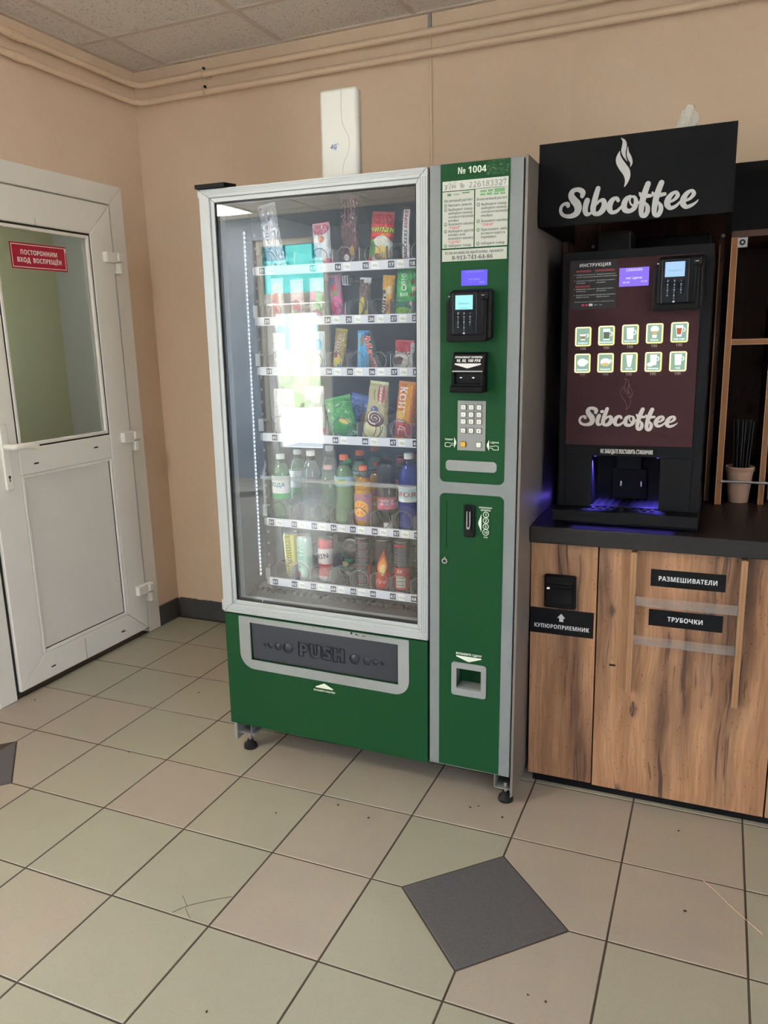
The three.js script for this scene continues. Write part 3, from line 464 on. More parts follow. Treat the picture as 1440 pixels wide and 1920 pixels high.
  mesh('side_cheek', vb(0.8175, 0.826, 1.272, 1.314, 0.026, 0.038, 0.002), M.black, ba); mesh('side_cheek', vb(0.899, 0.9075, 1.272, 1.314, 0.026, 0.038, 0.002), M.black, ba);
  mesh('slot_lip', vb(0.82, 0.905, 1.3115, 1.3155, 0.0365, 0.0388, 0.001), M.steel, ba);
  for (const u of [0.842, 0.877]) mesh('indicator_led', vb(u - 0.003, u + 0.003, 1.295, 1.2975, 0.0278, 0.0292), std({ color: 0xffffff, emissive: 0xffffff, emissiveIntensity: 0.5 }), ba);
  { const m = std({ map: canvasTex(256, 128, (g) => { txt(g, 'ПРИНИМАЕТ КУПЮРЫ', 128, 20, 25, '#e8e8e6', { style: 'bold italic', sx: 0.9 }); txt(g, '10, 50, 100 РУБ', 128, 50, 34, '#f2f2f0', { style: 'bold italic', sx: 0.92 }); g.fillStyle = '#d6d6d4'; g.beginPath(); g.moveTo(10, 74); g.lineTo(246, 74); g.lineTo(246, 84); g.lineTo(128, 118); g.lineTo(10, 84); g.fill(); }), transparent: true, roughness: 0.5 });
    const g = new THREE.PlaneGeometry(0.08, 0.041); g.rotateX(-Math.atan2(0.015, 0.041)); g.translate(U(0.862), 1.3375, 0.0301); mesh('bill_slot_print', g, m, ba); }
  // keypad
  const kp = sub('keypad', K), ku = 0.8248, kw = 0.081, ky = 1.093, kh = 0.139;
  mesh('keypad_plate', vb(ku, ku + kw, ky, ky + kh, -0.001, 0.002, 0.001), M.greyFrame, kp);
  const keyTex = canvasTex(512, 128, (g) => { '123456789A0B'.split('').forEach((c, i) => { const x = (i % 7) * 64, y = Math.floor(i / 7) * 64; g.fillStyle = '#e6e6e0'; g.fillRect(x, y, 64, 64); txt(g, c, x + 32, y + 34, 38, '#8a8a88'); }); g.fillStyle = '#e6e6e0'; g.fillRect(320, 64, 64, 64); txt(g, 'C', 352, 98, 26, '#9a9a98'); g.fillStyle = '#f0b030'; g.fillRect(384, 64, 64, 64); txt(g, 'T', 416, 98, 26, '#c98a1e'); });
  const keyMat = std({ map: keyTex, roughness: 0.4 });
  const cols = [0.224, 0.503, 0.78], rws = [0.128, 0.272, 0.412, 0.594, 0.873];
  let n = 0;
  const key = (i, c, r) => {
    const kx = U(ku + kw * cols[c]), kk = ky + kh * (1 - rws[r]);
    mesh('key_surround', rbx(kx - 0.0078, kx + 0.0078, kk - 0.0078, kk + 0.0078, 0.001, 0.0026, 0.001), M.blackMatte, kp);
    const g = new RoundedBoxGeometry(0.0132, 0.0132, 0.006, 2, 0.0018), p = g.attributes.position, uv = g.attributes.uv; for (let q = 0; q < p.count; q++) uv.setXY(q, ((i % 7) + 0.5 + p.getX(q) / 0.0132 * 0.95) / 8, 1 - (Math.floor(i / 7) + 0.5 - p.getY(q) / 0.0132 * 0.95) / 2); g.translate(kx, kk, 0.0045);
    const k = mesh('key', g, keyMat, kp); if (i === 13) k.userData.label = 'yellow key';
  };
  for (let r = 0; r < 4; r++) for (let c = 0; c < 3; c++) key(n++, c, r);
  key(13, 0, 4); key(12, 2, 4);
  const hand = (g, flip) => { g.save(); if (flip) { g.translate(256, 0); g.scale(-1, 1); } g.fillStyle = '#dfe8d6'; g.beginPath(); g.moveTo(206, 4); g.lineTo(250, 110); g.lineTo(250, 150); g.lineTo(206, 252); g.fill(); g.lineWidth = 12; g.strokeStyle = '#dfe8d6'; g.lineJoin = 'round'; g.beginPath(); g.moveTo(200, 150); g.lineTo(110, 142); g.lineTo(86, 128); g.lineTo(26, 146); g.lineTo(26, 224); g.lineTo(120, 228); g.lineTo(146, 190); g.lineTo(200, 186); g.stroke(); g.restore(); };
  decal('product_hand_print', 0.7845, 0.822, 1.098, 1.13, 0.0004, 256, 256, (g) => { hand(g, false); txt(g, 'ТОВАР', 100, 62, 54, '#dfe8d6', { sx: 0.95 }); }, K);
  decal('change_hand_print', 0.909, 0.9465, 1.094, 1.126, 0.0004, 256, 256, (g) => { hand(g, true); txt(g, 'СДАЧА', 158, 62, 52, '#dfe8d6', { sx: 0.95 }); }, K);
  mesh('handle_plate', boxUV(extr(shapeRR(U(0.791), U(0.9395), 1.0335, 1.064, 0.0105), 0, 0.003, 0.001)), M.greyFrame, K);
  // coin mechanism
  const cm = sub('coin_slot', K);
  mesh('coin_plate', vb(0.847, 0.8795, 0.844, 0.938, -0.001, 0.008, 0.004), M.black, cm);
  mesh('coin_guide', merge([vb(0.8565, 0.8595, 0.875, 0.92, 0.007, 0.013, 0.001), vb(0.8655, 0.8685, 0.875, 0.92, 0.007, 0.013, 0.001), vb(0.8575, 0.8675, 0.868, 0.876, 0.007, 0.015, 0.002)]), M.steel, cm);
  mesh('coin_opening', vb(0.8597, 0.8653, 0.876, 0.918, 0.007, 0.0085), M.rubber, cm);
  decal('coin_print', 0.886, 0.928, 0.842, 0.9375, 0.0004, 228, 512, (g) => {
    const w = '#dce6d4'; txt(g, 'ПРИНИМАЮТ', 128, 30, 36, w, { sx: 0.9 }); txt(g, 'МОНЕТЫ', 128, 68, 38, w, { sx: 0.95 });
    ['1', '2', '5', '10'].forEach((c, i) => { g.strokeStyle = w; g.lineWidth = 10; g.beginPath(); g.arc(134, 136 + i * 92, i === 3 ? 46 : 42, 0, 7); g.stroke(); txt(g, c, 134, 138 + i * 92, i === 3 ? 52 : 60, w); });
    g.fillStyle = w; g.beginPath(); g.moveTo(64, 130); g.lineTo(14, 260); g.lineTo(14, 290); g.lineTo(64, 412); g.fill(); txt(g, 'РУБ', 134, 490, 34, w);
  }, K);
  mesh('door_hinge_strip', vb(0.7885, 0.7935, 0.806, 0.944, -0.001, 0.0022, 0.001), M.green, K);
  mesh('hinge_shade_line', vb(0.7938, 0.7946, 0.808, 0.942, -0.001, 0.0003), M.sealBlack, K);  // flat black strip standing in for the shade beside the hinge strip
  const lk = sub('lock', K); mesh('lock_ring', cylZ(0.0085, -0.001, 0.005, U(0.789), 0.765), M.steel, lk); mesh('lock_core', cylZ(0.0045, 0.004, 0.0065, U(0.789), 0.765), M.blackMatte, lk); mesh('lock_tab', vb(0.7875, 0.7905, 0.772, 0.778, 0, 0.003), M.steel, lk);
  // coin return
  const cr = sub('coin_return', K), fr = shapeRR(U(0.812), U(0.92), 0.347, 0.453, 0.009); fr.holes.push(hole());
  mesh('return_frame', boxUV(extr(fr, -0.001, 0.004, 0.001)), M.greyFrame, cr);
  mesh('return_cup', merge([vb(0.824, 0.828, 0.366, 0.438, -0.05, -0.0015), vb(0.904, 0.908, 0.366, 0.438, -0.05, -0.0015), vb(0.824, 0.908, 0.434, 0.438, -0.05, -0.0015), vb(0.824, 0.908, 0.366, 0.438, -0.054, -0.05)]), M.green, cr);
  mesh('return_ledge', vb(0.828, 0.904, 0.366, 0.3715, -0.05, -0.0015), M.greyFrame, cr);
  decal('take_change_print', 0.824, 0.906, 0.456, 0.489, 0.0004, 256, 104, (g) => { txt(g, 'ВОЗЬМИТЕ СДАЧУ', 128, 24, 31, '#e4ead9', { sx: 0.9 }); g.fillStyle = '#e4ead9'; g.beginPath(); g.moveTo(6, 46); g.lineTo(250, 46); g.lineTo(250, 56); g.lineTo(134, 98); g.lineTo(122, 98); g.lineTo(6, 56); g.fill(); }, K);
}
// legs
for (const [u0, u1, uf, zf] of [[0.006, 0.085, 0.055, -0.035], [0.938, 1.002, 0.978, -0.035], [0.006, 0.085, 0.055, -0.74], [0.938, 1.002, 0.978, -0.74]]) {
  const g = sub('leg', V), left = uf < 0.5, zz = zf < -0.5 ? -0.78 : -0.1, fy = (uf - 0.5) * Math.sin(TH);
  mesh('leg_bracket', left ? merge([vb(u0, u0 + 0.012, 0.028, 0.094, zz, zz + 0.088), vb(u0 + 0.012, u1, 0.05, 0.094, zz, zz + 0.003), vb(u0 + 0.012, u1, 0.05, 0.053, zz, zz + 0.08), vb(u1 - 0.02, u1 - 0.017, 0.053, 0.094, zz, zz + 0.075)]) : merge([vb(0.944, 0.947, 0.05, 0.108, zz, zz + 0.08), vb(0.944, 0.998, 0.05, 0.053, zz, zz + 0.08), vb(0.9985, 1.0015, 0.036, 0.108, zz, zz + 0.095), vb(0.947, 0.998, 0.053, 0.108, zz, zz + 0.003)]), M.galv, g);
  const st = cyl(0.006, 0.05, 10); st.translate(U(uf), fy + 0.035, zf); mesh('leg_bolt', st, M.steel, g);
  const ft = new THREE.LatheGeometry([[0.0001, 0.03], [0.01, 0.03], [0.012, 0.018], [0.021, 0.013], [0.0235, 0.004], [0.0235, 0], [0.0001, 0]].map(([r, y]) => new THREE.Vector2(r, y)), 24); ft.translate(U(uf), fy + 0.0005, zf); mesh('foot', ft, M.rubber, g);
}
function cardReader(parent, x, y, z, w, h, tint = '#a6eef0') {      // payment terminal: black housing, bright little screen, printed hints
  const t = sub('card_reader', parent);
  mesh('reader_back', rbx(x + w * 0.08, x + w, y + 0.004, y + h, z - 0.001, z + 0.028, 0.01, 1, 3), M.black, t);
  mesh('reader_shell', boxUV(extr(shapeRR(x, x + w * 0.9, y, y + h * 0.8, 0.008), z + 0.006, z + 0.034, 0.003)), M.black, t);
  mesh('reader_head', rbx(x + w * 0.07, x + w * 0.86, y + h * 0.1, y + h * 0.965, z + 0.01, z + 0.037, 0.008, 1, 3), M.black, t);
  mesh('reader_face', rbx(x + w * 0.16, x + w * 0.7, y + h * 0.14, y + h * 0.94, z + 0.03, z + 0.0385, 0.002), std({ color: col(14, 14, 18), roughness: 0.15 }), t);
  mesh('corner_post', rbx(x + w * 0.74, x + w * 0.95, y + h * 0.78, y + h * 0.97, z + 0.02, z + 0.041, 0.008, 1, 3), M.black, t);
  mesh('corner_screw', rbx(x + w * 0.06, x + w * 0.1, y + h * 0.85, y + h * 0.885, z + 0.03, z + 0.0378, 0.002), M.steel, t);
  mesh('post_mark', rbx(x + w * 0.8, x + w * 0.87, y + h * 0.865, y + h * 0.885, z + 0.04, z + 0.0418, 0.0008), M.steel, t);
  const s = mesh('reader_screen', plate(x + w * 0.225, x + w * 0.61, y + h * 0.615, y + h * 0.885, z + 0.0385, 0.0006), std({ color: 0x000000, roughness: 0.2, emissive: 0xffffff, emissiveIntensity: 1.0, emissiveMap: canvasTex(128, 96, (g) => { g.fillStyle = tint; g.fillRect(0, 0, 128, 96); txt(g, 'Оплатите', 64, 56, 17, '#7fb4c0'); g.fillStyle = '#8fd2d8'; g.fillRect(30, 84, 64, 5); }) }), t); s.userData.label = 'bright pale blue screen';
  const m = std({ transparent: true, roughness: 0.4, map: canvasTex(128, 192, (g) => { const c = '#b8bcc4'; txt(g, 'Z', 22, 20, 22, c, { rot: 0.2 }); txt(g, '2', 64, 20, 22, c); txt(g, '+', 106, 20, 18, c); for (const [xx, n] of [[22, 7], [64, 9], [106, 6]]) for (let k = 0; k < n; k++) { g.fillStyle = c; g.fillRect(xx - 4, 42 + k * 14, 8, k % 3 ? 4 : 8); } g.beginPath(); g.arc(64, 178, 8, 0, 7); g.fill(); }) });
  const q = new THREE.PlaneGeometry(w * 0.4, h * 0.46); q.translate(x + w * 0.42, y + h * 0.36, z + 0.0389); mesh('reader_print', q, m, t);
}

// ------------------------------------------------------------ shelves: tray, price rail, spirals, number and price tags
const SHELVES = [
  { y: 1.613, s: [[11, 0.17, '116'], [13, 0.349, '48'], [14, 0.434, '70'], [16, 0.525, '34'], [17, 0.606, '92'], [18, 0.672, '92']] },
  { y: 1.46, s: [[21, 0.18, '28'], [22, 0.254, '28'], [23, 0.322, '35'], [24, 0.394, '28'], [25, 0.466, '35'], [26, 0.54, '70'], [27, 0.612, '48'], [28, 0.68, '48']] },
  { y: 1.305, s: [[31, 0.18, '45'], [32, 0.25, '45'], [33, 0.322, '55'], [34, 0.394, '70'], [35, 0.466, '55'], [36, 0.54, '58'], [37, 0.612, '20'], [38, 0.682, '20']] },
  { y: 1.093, s: [[41, 0.19, '58'], [43, 0.3, '68'], [44, 0.41, '45'], [46, 0.513, '35'], [47, 0.606, '68'], [48, 0.68, '68']] },
  { y: 0.808, s: [[51, 0.163, '75'], [52, 0.25, '75'], [53, 0.325, '80'], [54, 0.395, '110'], [55, 0.464, '85'], [56, 0.54, '90'], [57, 0.614, '55'], [58, 0.684, '55']] },
  { y: 0.6, s: [[61, 0.168, '90'], [62, 0.242, '90'], [63, 0.314, '95'], [64, 0.388, '95'], [65, 0.461, '130'], [66, 0.531, '130'], [67, 0.6, '135'], [68, 0.672, '135']] },
];
const allTags = SHELVES.flatMap((r) => r.s);
const tagTex = canvasTex(1024, 512, (g) => { g.fillStyle = '#d6dce8'; g.fillRect(0, 0, 1024, 512); allTags.forEach(([n, , p], i) => { const x = (i % 8) * 128, y = Math.floor(i / 8) * 64; g.fillStyle = '#2c3040'; g.fillRect(x + 2, y + 2, 58, 60); txt(g, String(n), x + 31, y + 34, 42, '#eef2f8', { sx: 1.05 }); g.fillStyle = '#f4f8f4'; g.fillRect(x + 66, y + 2, 60, 60); txt(g, p + 'р', x + 96, y + 34, 30, '#7a8490', { style: 'normal', sx: 0.85 }); }); });
const tagMat = std({ map: tagTex, roughness: 0.5 });
function tagPlate(i, half, u0, u1, y0, y1, z) {
  const g = plate(U(u0), U(u1), y0, y1, z, 0.0008), uv = g.attributes.uv, x = (i % 8) * 128 + (half ? 66 : 2), y = Math.floor(i / 8) * 64 + 2;
  for (let k = 0; k < uv.count; k++) uv.setXY(k, (x + uv.getX(k) * 58) / 1024, 1 - (y + (1 - uv.getY(k)) * 60) / 512); return g;
}
class Helix extends THREE.Curve { constructor(r, turns, len) { super(); this.r = r; this.turns = turns; this.len = len; } getPoint(t, o = new THREE.Vector3()) { const n = t * this.turns, a = -Math.PI * 0.5 + n * Math.PI * 2, z = n < 1.1 ? 0.005 * n : 0.0055 + (n - 1.1) * this.len / (this.turns - 1.1); return o.set(Math.cos(a) * this.r, Math.sin(a) * this.r, -z); } }
const spiralGeo = [0.0255, 0.031].map((r) => new THREE.TubeGeometry(new Helix(r, 7, 0.42), 7 * 22, 0.0014, 5));
{
  let i = 0;
  SHELVES.forEach((row, k) => {
    const sh = sub('shelf', V), y = row.y, floorY = y + 0.004;
    mesh('shelf_tray', merge([vb(0.128, 0.72, floorY - 0.004, floorY, -0.62, -0.1), vb(0.126, 0.128, floorY - 0.004, floorY + 0.045, -0.62, -0.105)]), M.insideDark, sh);
    mesh('price_rail', vb(0.128, 0.72, y - 0.0135, y + 0.0135, -0.1, -0.093, 0.0015), M.rail, sh);
    mesh('rail_end_cap', vb(0.118, 0.128, y - 0.012, y + 0.012, -0.104, -0.094, 0.002), M.galv, sh);
    for (let a = 0; a + 1 < row.s.length; a++) { const u = (row.s[a][1] + row.s[a + 1][1]) / 2; mesh('slot_divider', vb(u - 0.0008, u + 0.0008, floorY, floorY + 0.05, -0.6, -0.112), M.galv, sh); }
    for (const [n, u] of row.s) {
      const big = k >= 3 ? 1 : 0, r = big ? 0.031 : 0.0255, sp = mesh('spiral', spiralGeo[big], M.wire, sh); sp.position.set(U(u), floorY + r + 0.003, -0.1045); if (n % 2) sp.scale.x = -1;
      mesh('slot_number', tagPlate(i, 0, u - 0.026, u - 0.0065, y - 0.0095, y + 0.0095, -0.093), tagMat, sh);
      if (![66, 61].includes(n)) mesh('price_tag', tagPlate(i, 1, u + 0.002, u + 0.0245, y - 0.0105, y + 0.0105, -0.093), tagMat, sh);
      i++;
    }
    if (k === 4) {
      mesh('bottle_guard_bar', vb(0.118, 0.72, 0.953, 0.966, -0.088, -0.082, 0.002), M.clear, sh);
      mesh('bar_arm', merge([rbx(-0.003, 0.003, 0, 0.05, -0.003, 0.003, 0.001).rotateX(-0.5).translate(U(0.122), 0.958, -0.09), vb(0.119, 0.125, 0.83, 0.955, -0.1, -0.094)]), M.clear, sh);
    }
  });
  const tr = sub('delivery_tray', V);
  mesh('tray_slope', bx(-0.33, 0.33, -0.004, 0, -0.25, 0).rotateX(0.12).translate(U(0.375), 0.545, -0.08), M.insideDark, tr);
  mesh('toothed_rubber', merge(Array.from({ length: 26 }, (_, k) => vb(0.05 + k * 0.025, 0.066 + k * 0.025, 0.556, 0.568, -0.12, -0.1, 0.002))), M.rubber, tr);
}

// ------------------------------------------------------------ goods
// all printed wrappers and labels share one sheet
const sheet = document.createElement('canvas'); sheet.width = 2048; sheet.height = 1536; const sheetG = sheet.getContext('2d'), cellAt = { x: 0, y: 0, h: 0 };
const sheetTex = new THREE.CanvasTexture(sheet); sheetTex.colorSpace = THREE.SRGBColorSpace;
function onSheet(geo, w, h, draw) {
  if (cellAt.x + w > 2048) { cellAt.x = 0; cellAt.y += cellAt.h; cellAt.h = 0; }
  const { x, y } = cellAt; cellAt.x += w; cellAt.h = Math.max(cellAt.h, h); if (y + h > 1536) throw new Error('sheet full');
  sheetG.save(); sheetG.translate(x, y); sheetG.beginPath(); sheetG.rect(0, 0, w, h); sheetG.clip(); draw(sheetG, w, h); sheetG.restore();
  const uv = geo.attributes.uv; for (let k = 0; k < uv.count; k++) uv.setXY(k, (x + 1 + uv.getX(k) * (w - 2)) / 2048, 1 - (y + 1 + (1 - uv.getY(k)) * (h - 2)) / 1536); return geo;
}
const crumple = dataTex(256, 256, (x, y) => { const r = (s, k) => 1 - Math.abs(2 * vnoise((x + 30 * vnoise(y / 40, x / 50, s)) / k, y / k, s) - 1); const v = 255 * (0.6 * Math.pow(r(3, 34), 2) + 0.4 * Math.pow(r(8, 15), 2)); return [v, v, v]; }, false); crumple.repeat.set(16, 6);
const wrapMat = { matte: std({ map: sheetTex, roughness: 0.3, metalness: 0.12, bumpMap: crumple, bumpScale: 0.0035 }), foil: std({ map: sheetTex, roughness: 0.22, metalness: 0.4, bumpMap: crumple, bumpScale: 0.006 }), paper: std({ map: sheetTex, roughness: 0.5, side: THREE.DoubleSide }), tin: std({ map: sheetTex, roughness: 0.25, metalness: 0.4 }) };
const REST = (k) => SHELVES[k].y + 0.0045;
function place(o, u, y, z, rz = 0, ry = 0, rx = 0) { o.position.copy(V.localToWorld(new THREE.Vector3(U(u), y, z))); o.rotation.set(rx, ry, rz - TH); return o; }
function pillow(w, h, d, s, tp = 0) {       // a sealed flow-pack bag; uv 0..1 on front and back
  const nu = 14, nv = 22, pos = [], uv = [], idx = [];
  for (const side of [1, -1]) for (let j = 0; j <= nv; j++) for (let i = 0; i <= nu; i++) {
    const a = i / nu * 2 - 1, b = j / nv, e = Math.pow(Math.max(0, Math.sin(Math.PI * (0.02 + 0.96 * b))), 0.62), across = Math.pow(Math.max(0, 1 - Math.pow(Math.abs(a), 2.6)), 0.55);
    const wr = 0.26 * (fbm(i * 0.55 + j * 0.25 + s * 3, j * 0.45 - i * 0.2 + s * 7 + (side > 0 ? 0 : 40), s, 3) - 0.5) * (0.4 + 0.6 * e) + 0.1 * Math.sin(i * 2.1 + s) * Math.pow(1 - e, 2), taper = 1 - tp * b;
    pos.push(a * w / 2 * taper * (1 - 0.06 * e + 0.09 * (fbm(j * 0.4 + a, s, s, 2) - 0.5)), h * (0.045 + 0.91 * b), side * d / 2 * (across * e * (1 + 1.6 * wr) + 0.02));
    uv.push(side > 0 ? i / nu : 1 - i / nu, 0.045 + 0.91 * b);
  }
  const row = nu + 1, off = row * (nv + 1);
  for (const side of [0, 1]) for (let j = 0; j < nv; j++) for (let i = 0; i < nu; i++) { const p = side * off + j * row + i; if (side === 0) idx.push(p, p + 1, p + row, p + 1, p + row + 1, p + row); else idx.push(p, p + row, p + 1, p + 1, p + row, p + row + 1); }
  const g = new THREE.BufferGeometry(); g.setAttribute('position', new THREE.Float32BufferAttribute(pos, 3)); g.setAttribute('uv', new THREE.Float32BufferAttribute(uv, 2)); g.setIndex(idx); g.computeVertexNormals(); return g;
}
function seal(w, y0, y1) { const g = new THREE.BoxGeometry(w, y1 - y0, 0.0016, 20, 1, 1), p = g.attributes.position; for (let i = 0; i < p.count; i++) { const k = Math.round((p.getX(i) / w + 0.5) * 20); p.setZ(i, p.getZ(i) + (k % 2 ? 0.0009 : -0.0009)); } g.computeVertexNormals(); g.translate(0, (y0 + y1) / 2, 0); return g; }
let packSeed = 1;
function pack(name, label, category, w, h, d, edge, draw, opt = {}) {
  const t = tag(grp(name), label, category, opt.group);
  mesh('wrapper', onSheet(pillow(w, h, d, packSeed++, opt.taper ?? 0.1), opt.tw ?? 128, opt.th ?? 256, draw), opt.metal ? wrapMat.foil : wrapMat.matte, t);
  const e = std({ color: new THREE.Color(edge), roughness: 0.35, metalness: 0.15 });
  mesh('top_seal', seal(w * (1 - (opt.taper ?? 0.1)) * 0.98, h * 0.93, h), e, t); mesh('bottom_seal', seal(w * 0.98, 0, h * 0.07), e, t);
  return t;
}
const bg = (g, w, h, c) => { g.fillStyle = c; g.fillRect(0, 0, w, h); };
const blob = (g, x, y, rx, ry, c, rot = 0) => { g.fillStyle = c; g.beginPath(); g.ellipse(x, y, rx, ry, rot, 0, 7); g.fill(); };
const scrap = (g, w, h, cs, n, s = 24) => { for (let k = 0; k < n; k++) { g.fillStyle = cs[Math.floor(rnd() * cs.length)]; g.beginPath(); const x = rnd() * w, y = rnd() * h; g.moveTo(x, y); g.lineTo(x + (rnd() - 0.5) * s * 2, y + (rnd() - 0.5) * s * 2); g.lineTo(x + (rnd() - 0.5) * s * 2, y + (rnd() - 0.5) * s * 2); g.fill(); } };
const ZP = -0.135;
// first shelf
place(pack('snack_bag', 'tall silver white snack bag leaning over on the top shelf', 'snack', 0.07, 0.2, 0.03, '#cfd8e8', (g, w, h) => { bg(g, w, h, '#dfe5f0'); scrap(g, w, h, ['#c4cede', '#f2f6fc', '#b4c0d6', '#e8d8e4'], 60); txt(g, 'CHIPSY', 50, 120, 34, '#8c9cb8', { rot: -1.57 }); }, { rough: 0.25, metal: 0.35 }), 0.185, REST(0), ZP, 0.16);
place(pack('candy_bag', 'small white and pink sweets bag with a twisted pink top on the top shelf', 'snack', 0.066, 0.13, 0.03, '#c87890', (g, w, h) => { bg(g, w, h, '#dfe2ee'); blob(g, 64, 30, 60, 46, '#c4708c'); blob(g, 74, 96, 22, 20, '#c05a3c'); blob(g, 60, 92, 10, 12, '#d8a040'); scrap(g, w, h, ['#eef0f8', '#c8cce0'], 24); blob(g, 100, 230, 34, 26, '#d0607e'); }), 0.35, REST(0), ZP, 0.06);
place(pack('foil_snack_pack', 'tall purple and brown foil snack pack with a crumpled top', 'snack', 0.066, 0.2, 0.032, '#6a4656', (g, w, h) => { bg(g, w, h, '#5a3c40'); scrap(g, w, h, ['#7a4a64', '#8a5060', '#4a3034', '#a06a80', '#6c4638'], 90, 20); scrap(g, w, 90, ['#d0b0c4', '#e4d0dc'], 12, 14); blob(g, 90, 200, 14, 18, '#c8a050'); blob(g, 50, 224, 18, 12, '#e0e0d8'); }, { rough: 0.2, metal: 0.4 }), 0.437, REST(0), ZP, -0.02);
place(pack('cracker_bag', 'red and yellow snack bag with green lettering on the top shelf', 'snack', 0.082, 0.148, 0.034, '#a02434', (g, w, h) => { bg(g, w, h, '#a82030'); g.fillStyle = '#d83028'; g.fillRect(0, 62, w, 60); txt(g, 'чипак', 66, 84, 44, '#c8e03c', { style: 'bold italic', stroke: '#5a2010', lw: 5, sx: 0.95 }); txt(g, 'ВКУС', 90, 112, 16, '#e8c83c'); blob(g, 76, 190, 62, 74, '#d8d8d0'); blob(g, 76, 200, 40, 34, '#e0c060'); blob(g, 56, 216, 18, 16, '#8a6a4a'); blob(g, 20, 180, 24, 44, '#4c8c3c'); blob(g, 100, 232, 26, 14, '#b89468'); }), 0.536, REST(0), ZP, -0.1);
place(pack('chocolate_bar', 'dark brown chocolate bar with white panel and blue lettering running upward', 'chocolate bar', 0.036, 0.158, 0.022, '#3c2628', (g, w, h) => { bg(g, w, h, '#3a2426'); g.fillStyle = '#f0f0f4'; g.fillRect(26, 16, 78, 222); txt(g, 'SNICKERS', 66, 172, 54, '#22346e', { rot: -1.57, style: 'bold italic', sx: 0.5 }); txt(g, 'SUPER', 66, 62, 54, '#b03048', { rot: -1.57, style: 'bold italic', sx: 0.5 }); g.fillStyle = '#b02840'; g.fillRect(20, 232, 80, 14); }), 0.62, REST(0), ZP, -0.03);
place(pack('chocolate_bar', 'dark brown chocolate bar beside the door edge of the top shelf', 'chocolate bar', 0.036, 0.15, 0.022, '#3a2a2e', (g, w, h) => { bg(g, w, h, '#33262c'); g.fillStyle = '#e8e4ec'; g.fillRect(60, 18, 50, 28); g.fillRect(70, 22, 8, 20); g.fillStyle = '#7a3048'; g.fillRect(68, 22, 6, 20); g.fillRect(84, 22, 6, 20); blob(g, 100, 240, 30, 14, '#c88a40'); }), 0.668, REST(0), ZP, -0.05);
// second shelf
place(pack('wafer_pack', 'white and red wafer pack in slot 21', 'snack', 0.05, 0.128, 0.024, '#f0dcd4', (g, w, h) => { bg(g, w, h, '#f2e6de'); g.fillStyle = '#d86858'; g.fillRect(30, 90, 60, 150); blob(g, 64, 60, 36, 30, '#f0b090'); g.fillStyle = '#b83848'; g.fillRect(50, 120, 22, 120); }), 0.18, REST(1), ZP, 0.0);
place(pack('wafer_pack', 'pink and white wafer pack in slot 22', 'snack', 0.052, 0.122, 0.024, '#e8a8b4', (g, w, h) => { bg(g, w, h, '#f0d4d8'); g.fillStyle = '#dc7888'; g.fillRect(0, 0, w, 50); blob(g, 70, 180, 36, 50, '#c04860'); blob(g, 50, 210, 20, 20, '#50a060'); }), 0.254, REST(1), ZP, 0.03);
place(pack('wafer_pack', 'white and green wafer pack with pink tint in slot 23', 'snack', 0.056, 0.124, 0.026, '#e8dce0', (g, w, h) => { bg(g, w, h, '#ece4e4'); blob(g, 90, 150, 40, 70, '#a4d8a0'); blob(g, 40, 90, 34, 60, '#e4a8c0'); blob(g, 70, 220, 40, 26, '#b06088'); }), 0.322, REST(1), ZP, 0.0);
place(pack('snack_bar', 'pink fruit bar with strawberries on the wrapper in slot 24', 'snack', 0.046, 0.13, 0.024, '#b06a88', (g, w, h) => { bg(g, w, h, '#b4708e'); blob(g, 40, 40, 40, 50, '#6a5080'); blob(g, 60, 76, 22, 24, '#c83c3c'); blob(g, 70, 106, 16, 18, '#5a9a40'); blob(g, 80, 190, 56, 66, '#e060a0'); blob(g, 30, 190, 22, 40, '#c02850'); txt(g, 'hit', 76, 196, 52, '#7a1c58', { style: 'bold italic', rot: -0.3 }); blob(g, 90, 246, 40, 14, '#ecd0c0'); }), 0.396, REST(1), ZP, 0.1);
place(pack('nut_pack', 'clear and yellow nut pack with a white folded top in slot 25', 'snack', 0.042, 0.118, 0.022, '#d4d8dc', (g, w, h) => { bg(g, w, h, '#5a4a42'); scrap(g, w, h, ['#8a7060', '#3c302c', '#b09a88'], 30); blob(g, 40, 180, 30, 60, '#d8cc58', 0.3); blob(g, 94, 228, 22, 26, '#c4b84c'); g.fillStyle = '#c8d0d8'; g.fillRect(50, 0, 78, 34); scrap(g, w, 70, ['#f0f0f0', '#d8d0c8'], 16, 14); }), 0.482, REST(1), ZP, -0.06);
place(pack('chocolate_bar', 'golden yellow nut bar with dark lettering in slot 26', 'chocolate bar', 0.044, 0.122, 0.024, '#e0a828', (g, w, h) => { bg(g, w, h, '#d8a02c'); g.fillStyle = '#4c3a2c'; g.fillRect(0, 90, 56, 166); txt(g, 'NUTS', 44, 170, 48, '#e8e4dc', { rot: -1.45, stroke: '#2c2420', lw: 6 }); blob(g, 86, 180, 24, 44, '#c87c2c', 0.3); blob(g, 80, 90, 26, 26, '#d8cc9c'); scrap(g, w, 80, ['#f0c850', '#f4d880', '#b88420'], 18, 16); }), 0.556, REST(1), ZP, -0.08);
